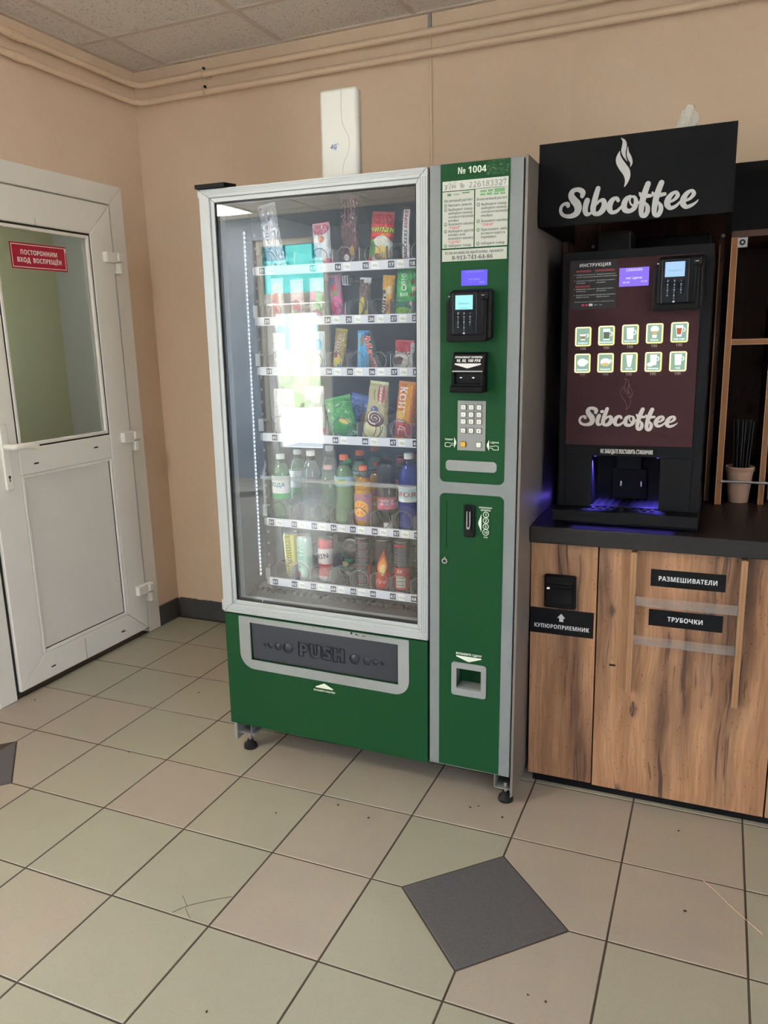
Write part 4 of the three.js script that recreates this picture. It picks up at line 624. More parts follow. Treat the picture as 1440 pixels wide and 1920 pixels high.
place(pack('snack_bag', 'bright green snack bag with white lettering and hazelnuts in slot 27', 'snack', 0.078, 0.142, 0.032, '#38b458', (g, w, h) => { bg(g, w, h, '#2fae52'); txt(g, 'BIO', 46, 62, 34, '#c8e8d0', { rot: -1.57 }); txt(g, 'О', 52, 106, 46, '#eefaf0'); txt(g, 'BAR', 52, 140, 26, '#cdeed6'); blob(g, 98, 74, 12, 14, '#6a3c24'); blob(g, 108, 110, 12, 12, '#e8e0c8'); blob(g, 96, 140, 11, 12, '#7a4428'); g.fillStyle = '#1f7a5c'; g.fillRect(10, 176, 100, 38); blob(g, 46, 224, 44, 20, '#8cc83c'); blob(g, 92, 186, 10, 10, '#e8b0c8'); }), 0.622, REST(1), ZP, -0.04);
// third shelf
place(pack('wafer_pack', 'pale wafer pack in slot 31 of the third shelf', 'snack', 0.05, 0.115, 0.024, '#eef0ee', (g, w, h) => { bg(g, w, h, '#e8ecec'); scrap(g, w, h, ['#d4dcdc', '#c0ccd0', '#f4f4f4'], 30); blob(g, 64, 150, 40, 30, '#a4c8c0'); }), 0.18, REST(2), ZP);
place(pack('wafer_pack', 'pale green wafer pack in slot 32 of the third shelf', 'snack', 0.05, 0.11, 0.024, '#d8e8d8', (g, w, h) => { bg(g, w, h, '#dce8dc'); blob(g, 60, 120, 44, 60, '#9cc49c'); txt(g, 'LUX', 64, 120, 34, '#4a7a5a'); }), 0.25, REST(2), ZP);
place(pack('wafer_pack', 'pale blue wafer pack in slot 33 of the third shelf', 'snack', 0.052, 0.118, 0.024, '#c8dce8', (g, w, h) => { bg(g, w, h, '#cfe0ea'); blob(g, 70, 90, 40, 40, '#58a8c4'); blob(g, 60, 180, 40, 40, '#e8e0d0'); }), 0.322, REST(2), ZP);
place(pack('chocolate_bar', 'yellow and brown nut bar with vertical lettering in slot 34', 'chocolate bar', 0.046, 0.126, 0.024, '#b8a44c', (g, w, h) => { bg(g, w, h, '#a8944c'); scrap(g, w, h, ['#d8d074', '#8a7a3c', '#e4dc98', '#b08a70'], 50, 18); txt(g, 'NUTS', 60, 96, 44, '#7c5460', { rot: -1.4, stroke: '#e0d8d0', lw: 6 }); blob(g, 50, 200, 34, 44, '#e0d060', 0.3); blob(g, 70, 236, 16, 18, '#58a0d8'); blob(g, 40, 166, 18, 16, '#a85048'); }), 0.39, REST(2), ZP, -0.12);
place(pack('chocolate_bar', 'light blue chocolate bar standing in slot 35', 'chocolate bar', 0.044, 0.118, 0.02, '#3a90d0', (g, w, h) => { bg(g, w, h, '#46a4e0'); blob(g, 64, 60, 24, 44, '#8a7a70', 0.2); blob(g, 100, 24, 24, 24, '#3a5cc0'); g.fillStyle = '#7cc4ec'; g.fillRect(14, 20, 26, 210); txt(g, 'ALPEN', 64, 170, 26, '#2a6cb0', { rot: -1.57 }); g.fillStyle = '#d8ecf4'; g.fillRect(0, 238, w, 18); }), 0.476, REST(2), ZP, -0.02);
place(pack('chocolate_bar', 'black chocolate bar with red script lettering tilted in slot 36', 'chocolate bar', 0.038, 0.118, 0.022, '#2c2824', (g, w, h) => { bg(g, w, h, '#2c2a26'); txt(g, 'Mars', 60, 128, 104, '#cc3c30', { rot: 1.57, style: 'bold italic', stroke: '#e8e0dc', lw: 8, sx: 0.92 }); g.fillStyle = '#4a5a44'; g.fillRect(108, 0, 20, 256); }), 0.522, REST(2), ZP, 0.3);
place(pack('biscuit_bag', 'red and white biscuit pack with round lettering in slot 37', 'biscuit', 0.07, 0.088, 0.028, '#b83048', (g, w, h) => { bg(g, w, h, '#e4e2e0'); g.fillStyle = '#b82c44'; g.fillRect(0, 0, w, 120); txt(g, 'choco-Pie', 64, 106, 32, '#ffffff', { stroke: '#5a2028', lw: 6, sx: 0.92 }); blob(g, 40, 180, 34, 40, '#6a4a3c'); blob(g, 86, 196, 30, 40, '#d8d4cc'); blob(g, 52, 224, 30, 18, '#ece8e0'); g.fillStyle = '#f0f0f4'; g.fillRect(108, 20, 20, 236); }), 0.611, REST(2), ZP, -0.05);
// fourth shelf
place(pack('croissant_bag', 'white and pink pastry bag in slot 41', 'snack', 0.085, 0.15, 0.04, '#ece4e4', (g, w, h) => { bg(g, w, h, '#ece8e8'); scrap(g, w, h, ['#dcd4d8', '#e8c8cc', '#f4f0f0'], 30); blob(g, 80, 140, 26, 26, '#6888b8'); blob(g, 90, 190, 30, 14, '#e898a8'); }), 0.19, REST(3), ZP);
place(pack('croissant_bag', 'white pastry bag with a pink corner in slot 43', 'snack', 0.08, 0.16, 0.04, '#f0dcdc', (g, w, h) => { bg(g, w, h, '#e8e6ea'); scrap(g, w, h, ['#d0dce0', '#f4f4f4'], 24); blob(g, 90, 232, 54, 26, '#e07888'); blob(g, 30, 80, 20, 40, '#a8ccb0'); }), 0.3, REST(3), ZP);
place(pack('chips_bag', 'blue folded snack bag behind the crumpled green bag', 'snack', 0.105, 0.13, 0.03, '#4a70c8', (g, w, h) => { bg(g, w, h, '#4c74cc'); scrap(g, w, h, ['#3a5cb0', '#6c90dc', '#88a4e4'], 40); txt(g, 'XL', 92, 60, 30, '#a8bcf0'); blob(g, 100, 150, 30, 60, '#a8805c'); }), 0.425, REST(3) + 0.001, -0.2, -0.2);
place(pack('chips_bag', 'crumpled green and white snack bag leaning in slot 44', 'snack', 0.105, 0.13, 0.05, '#3c9c4c', (g, w, h) => { bg(g, w, h, '#3c9a4a'); scrap(g, w, h, ['#e0ecec', '#2c7c3c', '#64b868', '#c8dcdc', '#348c44'], 46, 26); blob(g, 90, 156, 26, 16, '#d8d070', 0.7); scrap(g, w, h, ['#f4f8f4'], 10, 12); }), 0.407, REST(3), -0.14, 0.22);
place(pack('cake_roll_pack', 'beige swiss roll pack with red oval and chocolate spiral print in slot 46', 'cake', 0.092, 0.178, 0.04, '#d8dca8', (g, w, h) => {
  bg(g, w, h, '#b8b288'); g.fillStyle = '#ece8b8'; g.beginPath(); g.moveTo(0, 290); g.quadraticCurveTo(96, 240, 192, 290); g.lineTo(192, 384); g.lineTo(0, 384); g.fill();
  blob(g, 138, 76, 34, 66, '#a83c40'); txt(g, 'Яшкино', 138, 76, 46, '#f0ece0', { rot: 1.57, sx: 0.72 }); txt(g, 'рулет', 78, 90, 22, '#4c4638', { rot: 1.4 });
  blob(g, 92, 186, 34, 26, '#4a5688'); blob(g, 82, 180, 12, 10, '#8890b8'); blob(g, 98, 246, 72, 54, '#5a3c3c'); blob(g, 98, 240, 62, 46, '#f0ece0'); g.strokeStyle = '#6a4448'; g.lineWidth = 15; g.beginPath(); for (let a = 0; a < 14; a += 0.2) { const r = 4 + a * 3.7; g.lineTo(98 + Math.cos(a) * r * 1.05, 242 + Math.sin(a) * r * 0.76); } g.stroke(); g.lineWidth = 5; g.strokeStyle = '#5c5434'; g.beginPath(); g.moveTo(110, 292); g.quadraticCurveTo(112, 330, 84, 368); g.stroke();
}, { tw: 192, th: 384, taper: 0.32 }), 0.512, REST(3), ZP, -0.1);
place(pack('cookie_pack', 'orange and red cookie pack with large white vertical letters in slot 47', 'biscuit', 0.07, 0.178, 0.045, '#d88428', (g, w, h) => {
  bg(g, w, h, '#e08424'); g.fillStyle = '#f0a428'; g.fillRect(90, 0, 60, h); g.fillStyle = '#b8484a'; g.beginPath(); g.moveTo(0, 280); g.quadraticCurveTo(70, 230, 192, 290); g.lineTo(192, 384); g.lineTo(0, 384); g.fill();
  txt(g, 'КОНТИ', 66, 150, 104, '#f4f0ea', { rot: 1.57, sx: 0.66 }); blob(g, 60, 216, 40, 26, '#e8c460'); g.strokeStyle = '#f0dcd4'; g.lineWidth = 7; g.beginPath(); g.moveTo(40, 350); g.lineTo(60, 290); g.lineTo(110, 300); g.lineTo(116, 350); g.lineTo(150, 360); g.moveTo(36, 316); g.lineTo(100, 312); g.stroke();
}, { tw: 192, th: 384 }), 0.61, REST(3), ZP, -0.09);
place(pack('marshmallow_pack', 'pink and white pack at the door edge of the fourth shelf', 'snack', 0.06, 0.17, 0.036, '#d84868', (g, w, h) => { bg(g, w, h, '#d8546c'); blob(g, 50, 190, 60, 90, '#d8d4e0'); scrap(g, w, h, ['#e88498', '#e8e0e8', '#c83c58'], 26); }), 0.683, REST(3), -0.15, 0.02);

// bottles
function bottle(label, r, h, o) {
  const t = tag(grp('drink_bottle'), label, 'bottle', o.group), S = (f, y) => new THREE.Vector2(r * f, h * y);
  const outline = o.waist ? [[0.001, 0.012], [0.6, 0.0], [0.92, 0.03], [1, 0.08], [0.95, 0.2], [0.9, 0.36], [0.97, 0.46], [1, 0.56], [0.97, 0.66], [0.82, 0.76], [0.56, 0.84], [0.38, 0.89], [0.37, 0.93]] : [[0.001, 0.012], [0.7, 0.0], [0.97, 0.03], [1, 0.08], [0.96, 0.12], [1, 0.16], [1, 0.56], [0.96, 0.6], [1, 0.64], [0.93, 0.72], [0.74, 0.8], [0.5, 0.87], [0.38, 0.91], [0.38, 0.93]];
  const curve = new THREE.SplineCurve(outline.map(([f, y]) => S(f, y))).getPoints(44).map((p) => new THREE.Vector2(Math.max(p.x, 0.0004), Math.max(p.y, 0)));
  mesh('bottle_body', new THREE.LatheGeometry(curve, 28), phys({ color: new THREE.Color(o.tint ?? '#f4f8f8'), transmission: 1, thickness: 0, roughness: 0.05, ior: 1.45 }), t);
  if (o.liquid) { const lim = h * (o.fill ?? 0.86), lc = curve.filter((p) => p.y < lim).map((p) => new THREE.Vector2(Math.max(p.x - 0.0012, 0.0004), p.y + 0.001)); lc.push(new THREE.Vector2(0.0004, lc[lc.length - 1].y)); mesh('liquid', new THREE.LatheGeometry(lc, 24), phys({ color: new THREE.Color(o.liquid), transmission: o.trans ?? 0.5, thickness: 0, roughness: 0.1, ior: 1.33 }), t); }
  const cr = r * 0.43, cg = []; cg.push(cyl(cr, h * 0.075, 22, cr * 0.97)); for (let k = 0; k < 22; k++) { const a = k / 22 * Math.PI * 2, q = new THREE.BoxGeometry(0.0012, h * 0.066, 0.0012); q.translate(Math.cos(a) * cr, 0, Math.sin(a) * cr); cg.push(q); } const cap = merge(cg); cap.translate(0, h * 0.9625, 0);
  mesh('cap', cap, std({ color: new THREE.Color(o.cap), roughness: 0.45 }), t);
  if (o.draw) { const [a, b] = o.band ?? [0.3, 0.56], rr = r * 1.012, g = new THREE.CylinderGeometry(rr, o.waist ? rr * 0.97 : rr, h * (b - a), 28, 1, true); g.rotateY(-Math.PI / 2); g.translate(0, h * (a + b) / 2, 0); mesh('paper_label', onSheet(g, 256, 128, o.draw), wrapMat.paper, t); }
  return t;
}
function copyOf(o, label, u, y, z, rz = 0) { const c = o.clone(); c.name = numbered(o.name.replace(/_\d{3}$/, '')); c.userData = { ...o.userData, label }; scene.add(c); return place(c, u, y, z, rz); }
const YB = REST(4);
const rep = (g, s, size, c, y) => { for (const x of [32, 160]) txt(g, s, x + 32, y, size, c, { sx: 0.8 }); };
{
  const b51 = bottle('clear bottle with white label and white cap in slot 51', 0.031, 0.22, { cap: '#eef2f2', tint: '#eefaf2', liquid: '#dff0e0', trans: 0.8, band: [0.34, 0.68], draw: (g, w, h) => { bg(g, w, h, '#f2f6f4'); g.fillStyle = '#58b070'; g.fillRect(0, 100, w, 28); rep(g, 'ВОДА', 34, '#6a98b0', 50); } }); place(b51, 0.163, YB, -0.14);
  copyOf(b51, 'clear bottle with white cap standing behind the slot 51 bottle', 0.166, YB, -0.25);
  const b52 = bottle('clear water bottle with white cap and no label in slot 52', 0.031, 0.235, { cap: '#f2f4f6', waist: true, liquid: '#e4ecf4', trans: 0.88 }); place(b52, 0.272, YB, -0.15);
  copyOf(b52, 'clear water bottle with white cap behind the slot 52 bottle', 0.28, YB, -0.27);
  const b53 = bottle('clear pale bottle with pink cap in slot 53', 0.031, 0.19, { cap: '#d8b8b8', waist: true, liquid: '#d8ece4', trans: 0.85 }); place(b53, 0.335, YB, -0.15);
  const b54 = bottle('pale green lemonade bottle with orange cap in slot 54', 0.0325, 0.228, { cap: '#e87838', waist: true, tint: '#eef6ea', liquid: '#b4ccb0', trans: 0.45, band: [0.56, 0.7], draw: (g, w, h) => { bg(g, w, h, '#a8cce0'); for (const x of [20, 148]) { blob(g, x + 44, 60, 30, 30, '#d8cc3c'); blob(g, x + 52, 44, 16, 12, '#6a9c3c'); g.fillStyle = '#e8eef0'; g.fillRect(x - 20, 10, 32, 100); } } }); place(b54, 0.396, YB, -0.145);
  for (const [k, z] of [[0, -0.25], [1, -0.36]]) copyOf(b54, k ? 'lemonade bottle with orange cap, rearmost in slot 54' : 'lemonade bottle with orange cap, second in slot 54', 0.404 + k * 0.006, YB, z);
  const bg1 = bottle('green capped bottle standing between slots 53 and 54', 0.029, 0.2, { cap: '#38a858', waist: true, tint: '#d8f0d8', liquid: '#a8d0b0', trans: 0.6 }); place(bg1, 0.362, YB, -0.24);
  const b55 = bottle('small orange juice bottle with orange cap and fruit label in slot 55', 0.029, 0.195, { cap: '#ec7c3c', tint: '#fff4e0', liquid: '#dcae28', trans: 0.3, fill: 0.82, band: [0.1, 0.55], draw: (g, w, h) => { bg(g, w, h, '#b07888'); scrap(g, w, h, ['#d8d0d0', '#c85848', '#e8dcd4', '#7a6a90'], 26); for (const x of [0, 128]) { blob(g, x + 64, 70, 40, 38, '#e8b848'); blob(g, x + 64, 70, 30, 28, '#e88a28'); g.strokeStyle = '#f4dc90'; g.lineWidth = 4; for (let k = 0; k < 8; k++) { g.beginPath(); g.moveTo(x + 64, 70); g.lineTo(x + 64 + Math.cos(k * 0.785) * 30, 70 + Math.sin(k * 0.785) * 28); g.stroke(); } } } }); place(b55, 0.463, YB, -0.145);
  for (let k = 1; k < 4; k++) copyOf(b55, ['', 'orange juice bottle, second in the row of slot 55', 'orange juice bottle, third in the row of slot 55', 'orange juice bottle, last in the row of slot 55'][k], 0.47 + k * 0.006, YB, -0.145 - k * 0.085);
  const b56 = bottle('dark cola bottle standing upside down on its white cap in slot 56', 0.033, 0.215, { cap: '#f0f2f2', waist: true, tint: '#e8e4e4', liquid: '#1a1214', trans: 0.05, band: [0.52, 0.7], fill: 0.9, draw: (g, w, h) => { bg(g, w, h, '#b8586a'); for (let k = 0; k < 12; k++) { g.fillStyle = k % 2 ? '#d8a0b0' : '#8a90b8'; g.fillRect(k * 22, 10 + (k * 37) % 40, 14, 60); } rep(g, 'COLA', 40, '#f0e0e4', 90); } }); place(b56, 0.547, YB + 0.216, -0.14, Math.PI + 0.02);
  const b56b = bottle('dark cola bottle behind the upside down one', 0.032, 0.215, { cap: '#c83c30', waist: true, tint: '#e8e4e4', liquid: '#1c1416', trans: 0.05, band: [0.5, 0.68], draw: (g, w, h) => { bg(g, w, h, '#b03c44'); rep(g, 'COLA', 44, '#f0e0e4', 64); } }); place(b56b, 0.56, YB, -0.23);
  copyOf(b56b, 'dark cola bottle, last in the row of slot 56', 0.57, YB, -0.32);
  const b57 = bottle('blue water bottle with white cap and pale label in slot 57', 0.0325, 0.243, { cap: '#f4f6f8', tint: '#5c8ce8', liquid: '#3c6ad8', trans: 0.55, band: [0.38, 0.58], draw: (g, w, h) => { bg(g, w, h, '#c4e4ec'); rep(g, 'МОЯ', 52, '#c06878', 64); g.fillStyle = '#e8f4f6'; g.fillRect(0, 96, w, 32); } }); place(b57, 0.62, YB, -0.145);
  copyOf(b57, 'blue water bottle with white cap at the door edge in slot 58', 0.686, YB, -0.15);
  copyOf(b57, 'blue water bottle behind the slot 57 bottle', 0.63, YB, -0.25);
}
// cans
function can(label, r, h, draw, group) {
  const t = tag(grp('drink_can'), label, 'can', group);
  const side = new THREE.LatheGeometry([[0.84, 0.035], [0.97, 0.06], [1, 0.1], [1, 0.9], [0.95, 0.94], [0.86, 0.975]].map(([f, y]) => new THREE.Vector2(r * f, h * y)), 32); side.rotateY(Math.PI / 2 + Math.PI);
  const p = side.attributes.position, uv = side.attributes.uv; for (let i = 0; i < p.count; i++) uv.setY(i, p.getY(i) / h);
  mesh('can_body', onSheet(side, 256, 256, draw), wrapMat.tin, t);
  mesh('lid', new THREE.LatheGeometry([[0.0005, 0.968], [0.74, 0.968], [0.78, 0.962], [0.82, 0.985], [0.86, 1], [0.88, 0.992], [0.86, 0.97]].map(([f, y]) => new THREE.Vector2(r * f, h * y)), 32), M.steel, t);
  mesh('base_rim', new THREE.LatheGeometry([[0.86, 0.04], [0.8, 0.0], [0.74, 0.002], [0.7, 0.02], [0.0005, 0.05]].map(([f, y]) => new THREE.Vector2(r * f, h * y)), 32), M.steel, t);
  const q = new THREE.TorusGeometry(r * 0.26, r * 0.055, 6, 16); q.scale(1, 1.35, 1); q.rotateX(Math.PI / 2); q.translate(0, h * 0.974, r * 0.2); mesh('pull_tab', q, M.steel, t);
  return t;
}
const YC = REST(5);
{
  const both = (f) => (g, w, h) => { for (const x of [0, 128]) { g.save(); g.translate(x, 0); g.beginPath(); g.rect(0, 0, 128, 256); g.clip(); f(g, 128, 256); g.restore(); } };
  place(can('tall slim yellow can with vertical lettering in slot 61', 0.0262, 0.155, both((g, w, h) => { bg(g, w, h, '#d8d460'); txt(g, 'Лимонная', 64, 128, 44, '#5c5c38', { rot: -1.57, style: 'normal', font: 'serif' }); blob(g, 20, 40, 20, 20, '#ecec9c'); })), 0.182, YC, -0.17, 0.06);
  place(can('tall slim mint green can in slot 62', 0.0262, 0.155, both((g, w, h) => { bg(g, w, h, '#bfe6d8'); txt(g, 'МЯТА', 60, 120, 50, '#8cc8b4', { rot: -1.57 }); blob(g, 40, 220, 18, 16, '#c07888'); })), 0.24, YC, -0.15, 0.03);
  place(can('red and white can in slot 63', 0.0262, 0.15, both((g, w, h) => { bg(g, w, h, '#e8dcdc'); g.fillStyle = '#c84850'; g.fillRect(0, 0, w, 60); g.fillRect(0, 150, w, 70); txt(g, 'KIN', 64, 104, 40, '#7a7480', { rot: -0.2 }); })), 0.312, YC, -0.16);
  const c64 = can('dark can with green leaves and pale fruit lying tilted in slot 64', 0.0275, 0.15, both((g, w, h) => { bg(g, w, h, '#3c464a'); for (const [x, y, c] of [[30, 60, '#2c8c58'], [80, 90, '#3ca068'], [60, 130, '#d8d4a0'], [100, 170, '#6aa888'], [34, 190, '#2c8c58'], [84, 220, '#c8c490']]) blob(g, x, y, 16, 24, c, x); }));
  place(c64, 0.372, YC + 0.03, -0.2, -0.35, 0, 0.62);
  const c64b = can('dark can with pale lid lying behind the tilted can of slot 64', 0.0275, 0.15, both((g, w, h) => { bg(g, w, h, '#3c464a'); for (const [x, y, c] of [[40, 70, '#2c8c58'], [70, 160, '#3ca068']]) blob(g, x, y, 16, 24, c, x); }));
  place(c64b, 0.4, YC + 0.034, -0.27, -0.4, 0, 0.55);
  place(can('black slim can covered in small print in slot 65', 0.0275, 0.172, both((g, w, h) => { bg(g, w, h, '#2a262c'); for (let k = 0; k < 26; k++) { g.fillStyle = k % 5 ? '#8a8890' : '#b05050'; g.fillRect(20, 20 + k * 8, 70 + (k * 17) % 22, 3); } blob(g, 118, 190, 20, 60, '#b83840'); txt(g, 'TORNADO', 60, 236, 20, '#b8b4b8'); })), 0.461, YC, -0.14);
  place(can('black slim can with a flame and red lower half in slot 66', 0.0275, 0.17, both((g, w, h) => { bg(g, w, h, '#241a1c'); g.fillStyle = '#b82c2c'; g.fillRect(0, 160, w, 96); for (const [c, s] of [['#c8502c', 1], ['#f0a040', 0.72], ['#fae0a0', 0.42]]) { g.fillStyle = c; g.beginPath(); g.moveTo(78, 180); g.bezierCurveTo(78 - 60 * s, 150, 78 - 20 * s, 110, 78 + 8 * s, 180 - 140 * s); g.bezierCurveTo(78 + 10 * s, 110, 78 + 50 * s, 120, 78, 180); g.fill(); } txt(g, 'Fire', 64, 206, 30, '#e0b0a0', { style: 'bold italic' }); })), 0.532, YC, -0.14);
  place(can('black and red slim can with white barcode in slot 67', 0.0275, 0.17, both((g, w, h) => { bg(g, w, h, '#2a2228'); g.fillStyle = '#a83440'; g.fillRect(30, 14, 70, 14); for (let k = 0; k < 10; k++) { g.fillStyle = '#90889c'; g.fillRect(30, 34 + k * 9, 70, 3); } g.fillStyle = '#c03a40'; g.fillRect(0, 128, w, 110); txt(g, 'БК', 64, 146, 24, '#f0d8d0', { style: 'bold italic' }); g.fillStyle = '#e4ece0'; g.fillRect(46, 170, 46, 56); g.fillStyle = '#4a5a4c'; for (let k = 0; k < 9; k++) g.fillRect(50, 174 + k * 6, 38, k % 3 ? 2 : 4); })), 0.6, YC, -0.14, 0.02);
  place(can('black slim can at the door edge in slot 68', 0.0275, 0.17, both((g, w, h) => { bg(g, w, h, '#262226'); g.fillStyle = '#a83440'; g.fillRect(0, 128, w, 110); })), 0.672, YC, -0.15);
}
{ // the power cord with its plug lying on the second shelf
  const t = tag(grp('power_plug'), 'dark plug and cord hanging under the top shelf', 'plug');
  const P = (u, y, z) => V.localToWorld(new THREE.Vector3(U(u), y, z)).toArray();
  mesh('cord', tube([P(0.425, 1.578, -0.16), P(0.45, 1.574, -0.165), P(0.475, 1.578, -0.19), P(0.5, 1.588, -0.24)], 0.0045, 24, 8), M.blackMatte, t);
  const b = rbx(-0.016, 0.016, -0.012, 0.012, -0.01, 0.01, 0.004); mesh('plug_body', b, M.blackMatte, t).position.set(...P(0.425, 1.578, -0.155));
  mesh('plug_ribs', merge([-0.008, 0, 0.008].map((x) => rbx(x - 0.002, x + 0.002, -0.014, 0.014, -0.011, 0.0115, 0.001))), M.rail, t).position.set(...P(0.415, 1.578, -0.155));
}
// ------------------------------------------------------------ antenna on top of the machine
{
  const yTop = V.localToWorld(new THREE.Vector3(U(0.3), 1.846, -0.3)).y;
  const t = tag(grp('panel_antenna', [1.397, yTop - 0.002, 0.75]), 'white panel antenna standing on top of the vending machine', 'antenna');
  t.rotation.z = -0.012;
  mesh('housing', rbx(-0.067, 0.067, 0, 0.335, -0.024, 0, 0.012, 1, 4), std({ color: col(236, 236, 230), roughness: 0.35 }), t);
  mesh('back_cover', rbx(-0.064, 0.0675, 0.004, 0.33, -0.034, -0.014, 0.006, 1, 3), std({ color: col(190, 182, 168), roughness: 0.5 }), t);
  const W = std({ color: col(214, 214, 208), roughness: 0.4 });
  mesh('seam_ridge', tube([[0.012, 0.333, 0], [0.012, 0.25, 0], [0.016, 0.225, 0], [0.034, 0.19, 0], [0.038, 0.165, 0], [0.03, 0.135, 0], [0.016, 0.11, 0], [0.012, 0.085, 0], [0.012, 0.004, 0]], 0.0009, 80, 6), W, t);
  const m = std({ transparent: true, roughness: 0.4, map: canvasTex(256, 128, (g) => { txt(g, '4G', 110, 60, 100, '#2f5fa8', { style: 'bold italic' }); txt(g, 'LTE', 140, 108, 34, '#5f86c0', { style: 'bold italic' }); g.strokeStyle = '#6f92c8'; g.lineWidth = 7; g.beginPath(); g.arc(176, 40, 34, -1.3, 0.5); g.stroke(); }) });
  const q = new THREE.PlaneGeometry(0.048, 0.024); q.translate(-0.016, 0.163, 0.0004); mesh('logo_print', q, m, t);
  mesh('foot', rbx(-0.03, 0.03, 0, 0.004, -0.06, 0.0, 0.002), W, t);
  const c = tag(grp('antenna_cable'), 'thin white looped cable beside the antenna', 'cable');
  const y0 = yTop + 0.003, o = [1.325, y0, 0.745];
  mesh('cable', tube([[1.345, y0 + 0.09, 0.735], [1.325, y0 + 0.085, 0.74], [1.306, y0 + 0.06, 0.745], [1.298, y0 + 0.02, 0.75], [1.29, y0 + 0.002, 0.76], [1.31, y0, 0.79], [1.33, y0 + 0.012, 0.77], [1.3, y0 + 0.018, 0.75], [1.272, y0 + 0.012, 0.76], [1.28, y0 + 0.002, 0.8], [1.32, y0 + 0.006, 0.81]], 0.0016, 120, 6), std({ color: col(210, 196, 172), roughness: 0.5 }), c);
  mesh('twist_tie', tube([[1.285, y0 + 0.028, 0.755], [1.29, y0 + 0.012, 0.765], [1.297, y0 + 0.026, 0.76]], 0.0016, 16, 5), std({ color: col(190, 178, 158), roughness: 0.5 }), c);
}

// ------------------------------------------------------------ coffee corner: cabinet, worktop, hutch, coffee machine, sign
function woodTex(seedW, W, H, dark) {
  const knots = []; for (let k = 0; k < 7; k++) knots.push([rnd() * W, rnd() * H, 10 + rnd() * 22]);
  const streaks = []; for (let k = 0; k < 9; k++) streaks.push([rnd() * W, 12 + rnd() * 26, rnd() * H, H * (0.25 + rnd() * 0.6)]);
  return dataTex(W, H, (x, y) => {
    let wx = x + 9 * (fbm(y / 150, x / 300, seedW, 3) - 0.5) * 2;
    for (const [kx, ky, kr] of knots) { const d = Math.hypot((x - kx) * 1.6, (y - ky) * 0.55); wx += (x > kx ? 1 : -1) * kr * Math.exp(-d / (kr * 1.2)) * 0.7; }
    const g1 = fbm(wx / 34, y / 420, seedW + 3, 4), g2 = fbm(wx / 4.5, y / 110, seedW + 7, 3), g3 = vnoise(wx / 1.6, y / 40, seedW + 11);
    let c = dark ? mixc([104, 68, 54], [70, 45, 37], g1) : mixc([180, 137, 103], [152, 110, 80], Math.min(1, Math.max(0, (g1 - 0.25) * 2)));
    const f = (g2 - 0.5) * (dark ? 16 : 34) + (g3 - 0.5) * (dark ? 7 : 14); c = c.map((v) => v + f);
    let s = 0; for (const [sx, sw, sy, sl] of streaks) { const d = Math.abs(wx - sx - 10 * (fbm(y / 60, sx, seedW + 2, 2) - 0.5)), ly = Math.abs(y - sy) / sl; if (ly < 1) s += Math.exp(-d * d / (sw * sw) * 2) * (1 - ly) * (0.35 + 0.65 * fbm(wx / 7, y / 60, seedW + 5, 3)); }
    for (const [kx, ky, kr] of knots) { const d = Math.hypot((x - kx) * 1.5, (y - ky) * 0.8); s += 0.9 * Math.exp(-d * d / (kr * kr) * 3.5) * (0.5 + fbm(x / 4, y / 6, seedW + 6, 2) * 0.8); }
    const crack = fbm(wx / 6, y / 160, seedW + 13, 3); if (crack > 0.62 && s > 0.16) s += (crack - 0.62) * 5;
    const pit = hash2(Math.floor(x / 2), Math.floor(y / 5), seedW + 17) > 0.9935 ? 34 : 0;
    s = Math.min(1, s); return mixc(c, dark ? [46, 28, 23] : [74, 52, 42], s * 0.9).map((v) => v - pit);
  });
}
const oakA = woodTex(201, 640, 896, false), oakB = woodTex(231, 640, 896, false);
M.oak = std({ map: oakA, roughness: 0.5 }); M.oakB = std({ map: oakB, roughness: 0.5 });
M.wenge = std({ map: woodTex(261, 384, 512, true), roughness: 0.55 });
M.edge = std({ color: col(166, 112, 70), roughness: 0.45 }); M.edgeLight = std({ color: col(214, 172, 126), roughness: 0.45 });
M.top = std({ map: dataTex(256, 256, (x, y) => { const f = (hash2(x, y, 3) - 0.5) * 8 + (fbm(x / 20, y / 20, 4, 2) - 0.5) * 6; return [34 + f, 31 + f, 32 + f]; }), roughness: 0.42 });
M.handle = std({ map: wallTex([164, 132, 102], [150, 118, 90], 401), roughness: 0.5 });
M.signBlack = phys({ color: col(19, 19, 21), roughness: 0.6, specularIntensity: 0.2 });
M.boxBlack = phys({ color: col(21, 21, 24), roughness: 0.5, specularIntensity: 0.3 });
M.plasticClear = phys({ color: new THREE.Color(0.93, 0.93, 0.93), transmission: 0.94, thickness: 0, roughness: 0.1, ior: 1.49 });
const CZF = 0.93, print = (name, x0, x1, y0, y1, z, w, h, draw, parent, t = 0.0012) => mesh(name, plate(x0, x1, y0, y1, z, t), phys({ map: canvasTex(w, h, draw), roughness: 0.5, specularIntensity: 0.2 }), parent);
function oakBoard(x0, x1, y0, y1, z0, z1, r, ou, ov) { const g = rbx(x0, x1, y0, y1, z0, z1, r, 0.7); const uv = g.attributes.uv; for (let i = 0; i < uv.count; i++) uv.setXY(i, uv.getX(i) + ou, uv.getY(i) * 0.72 + ov); return g; }
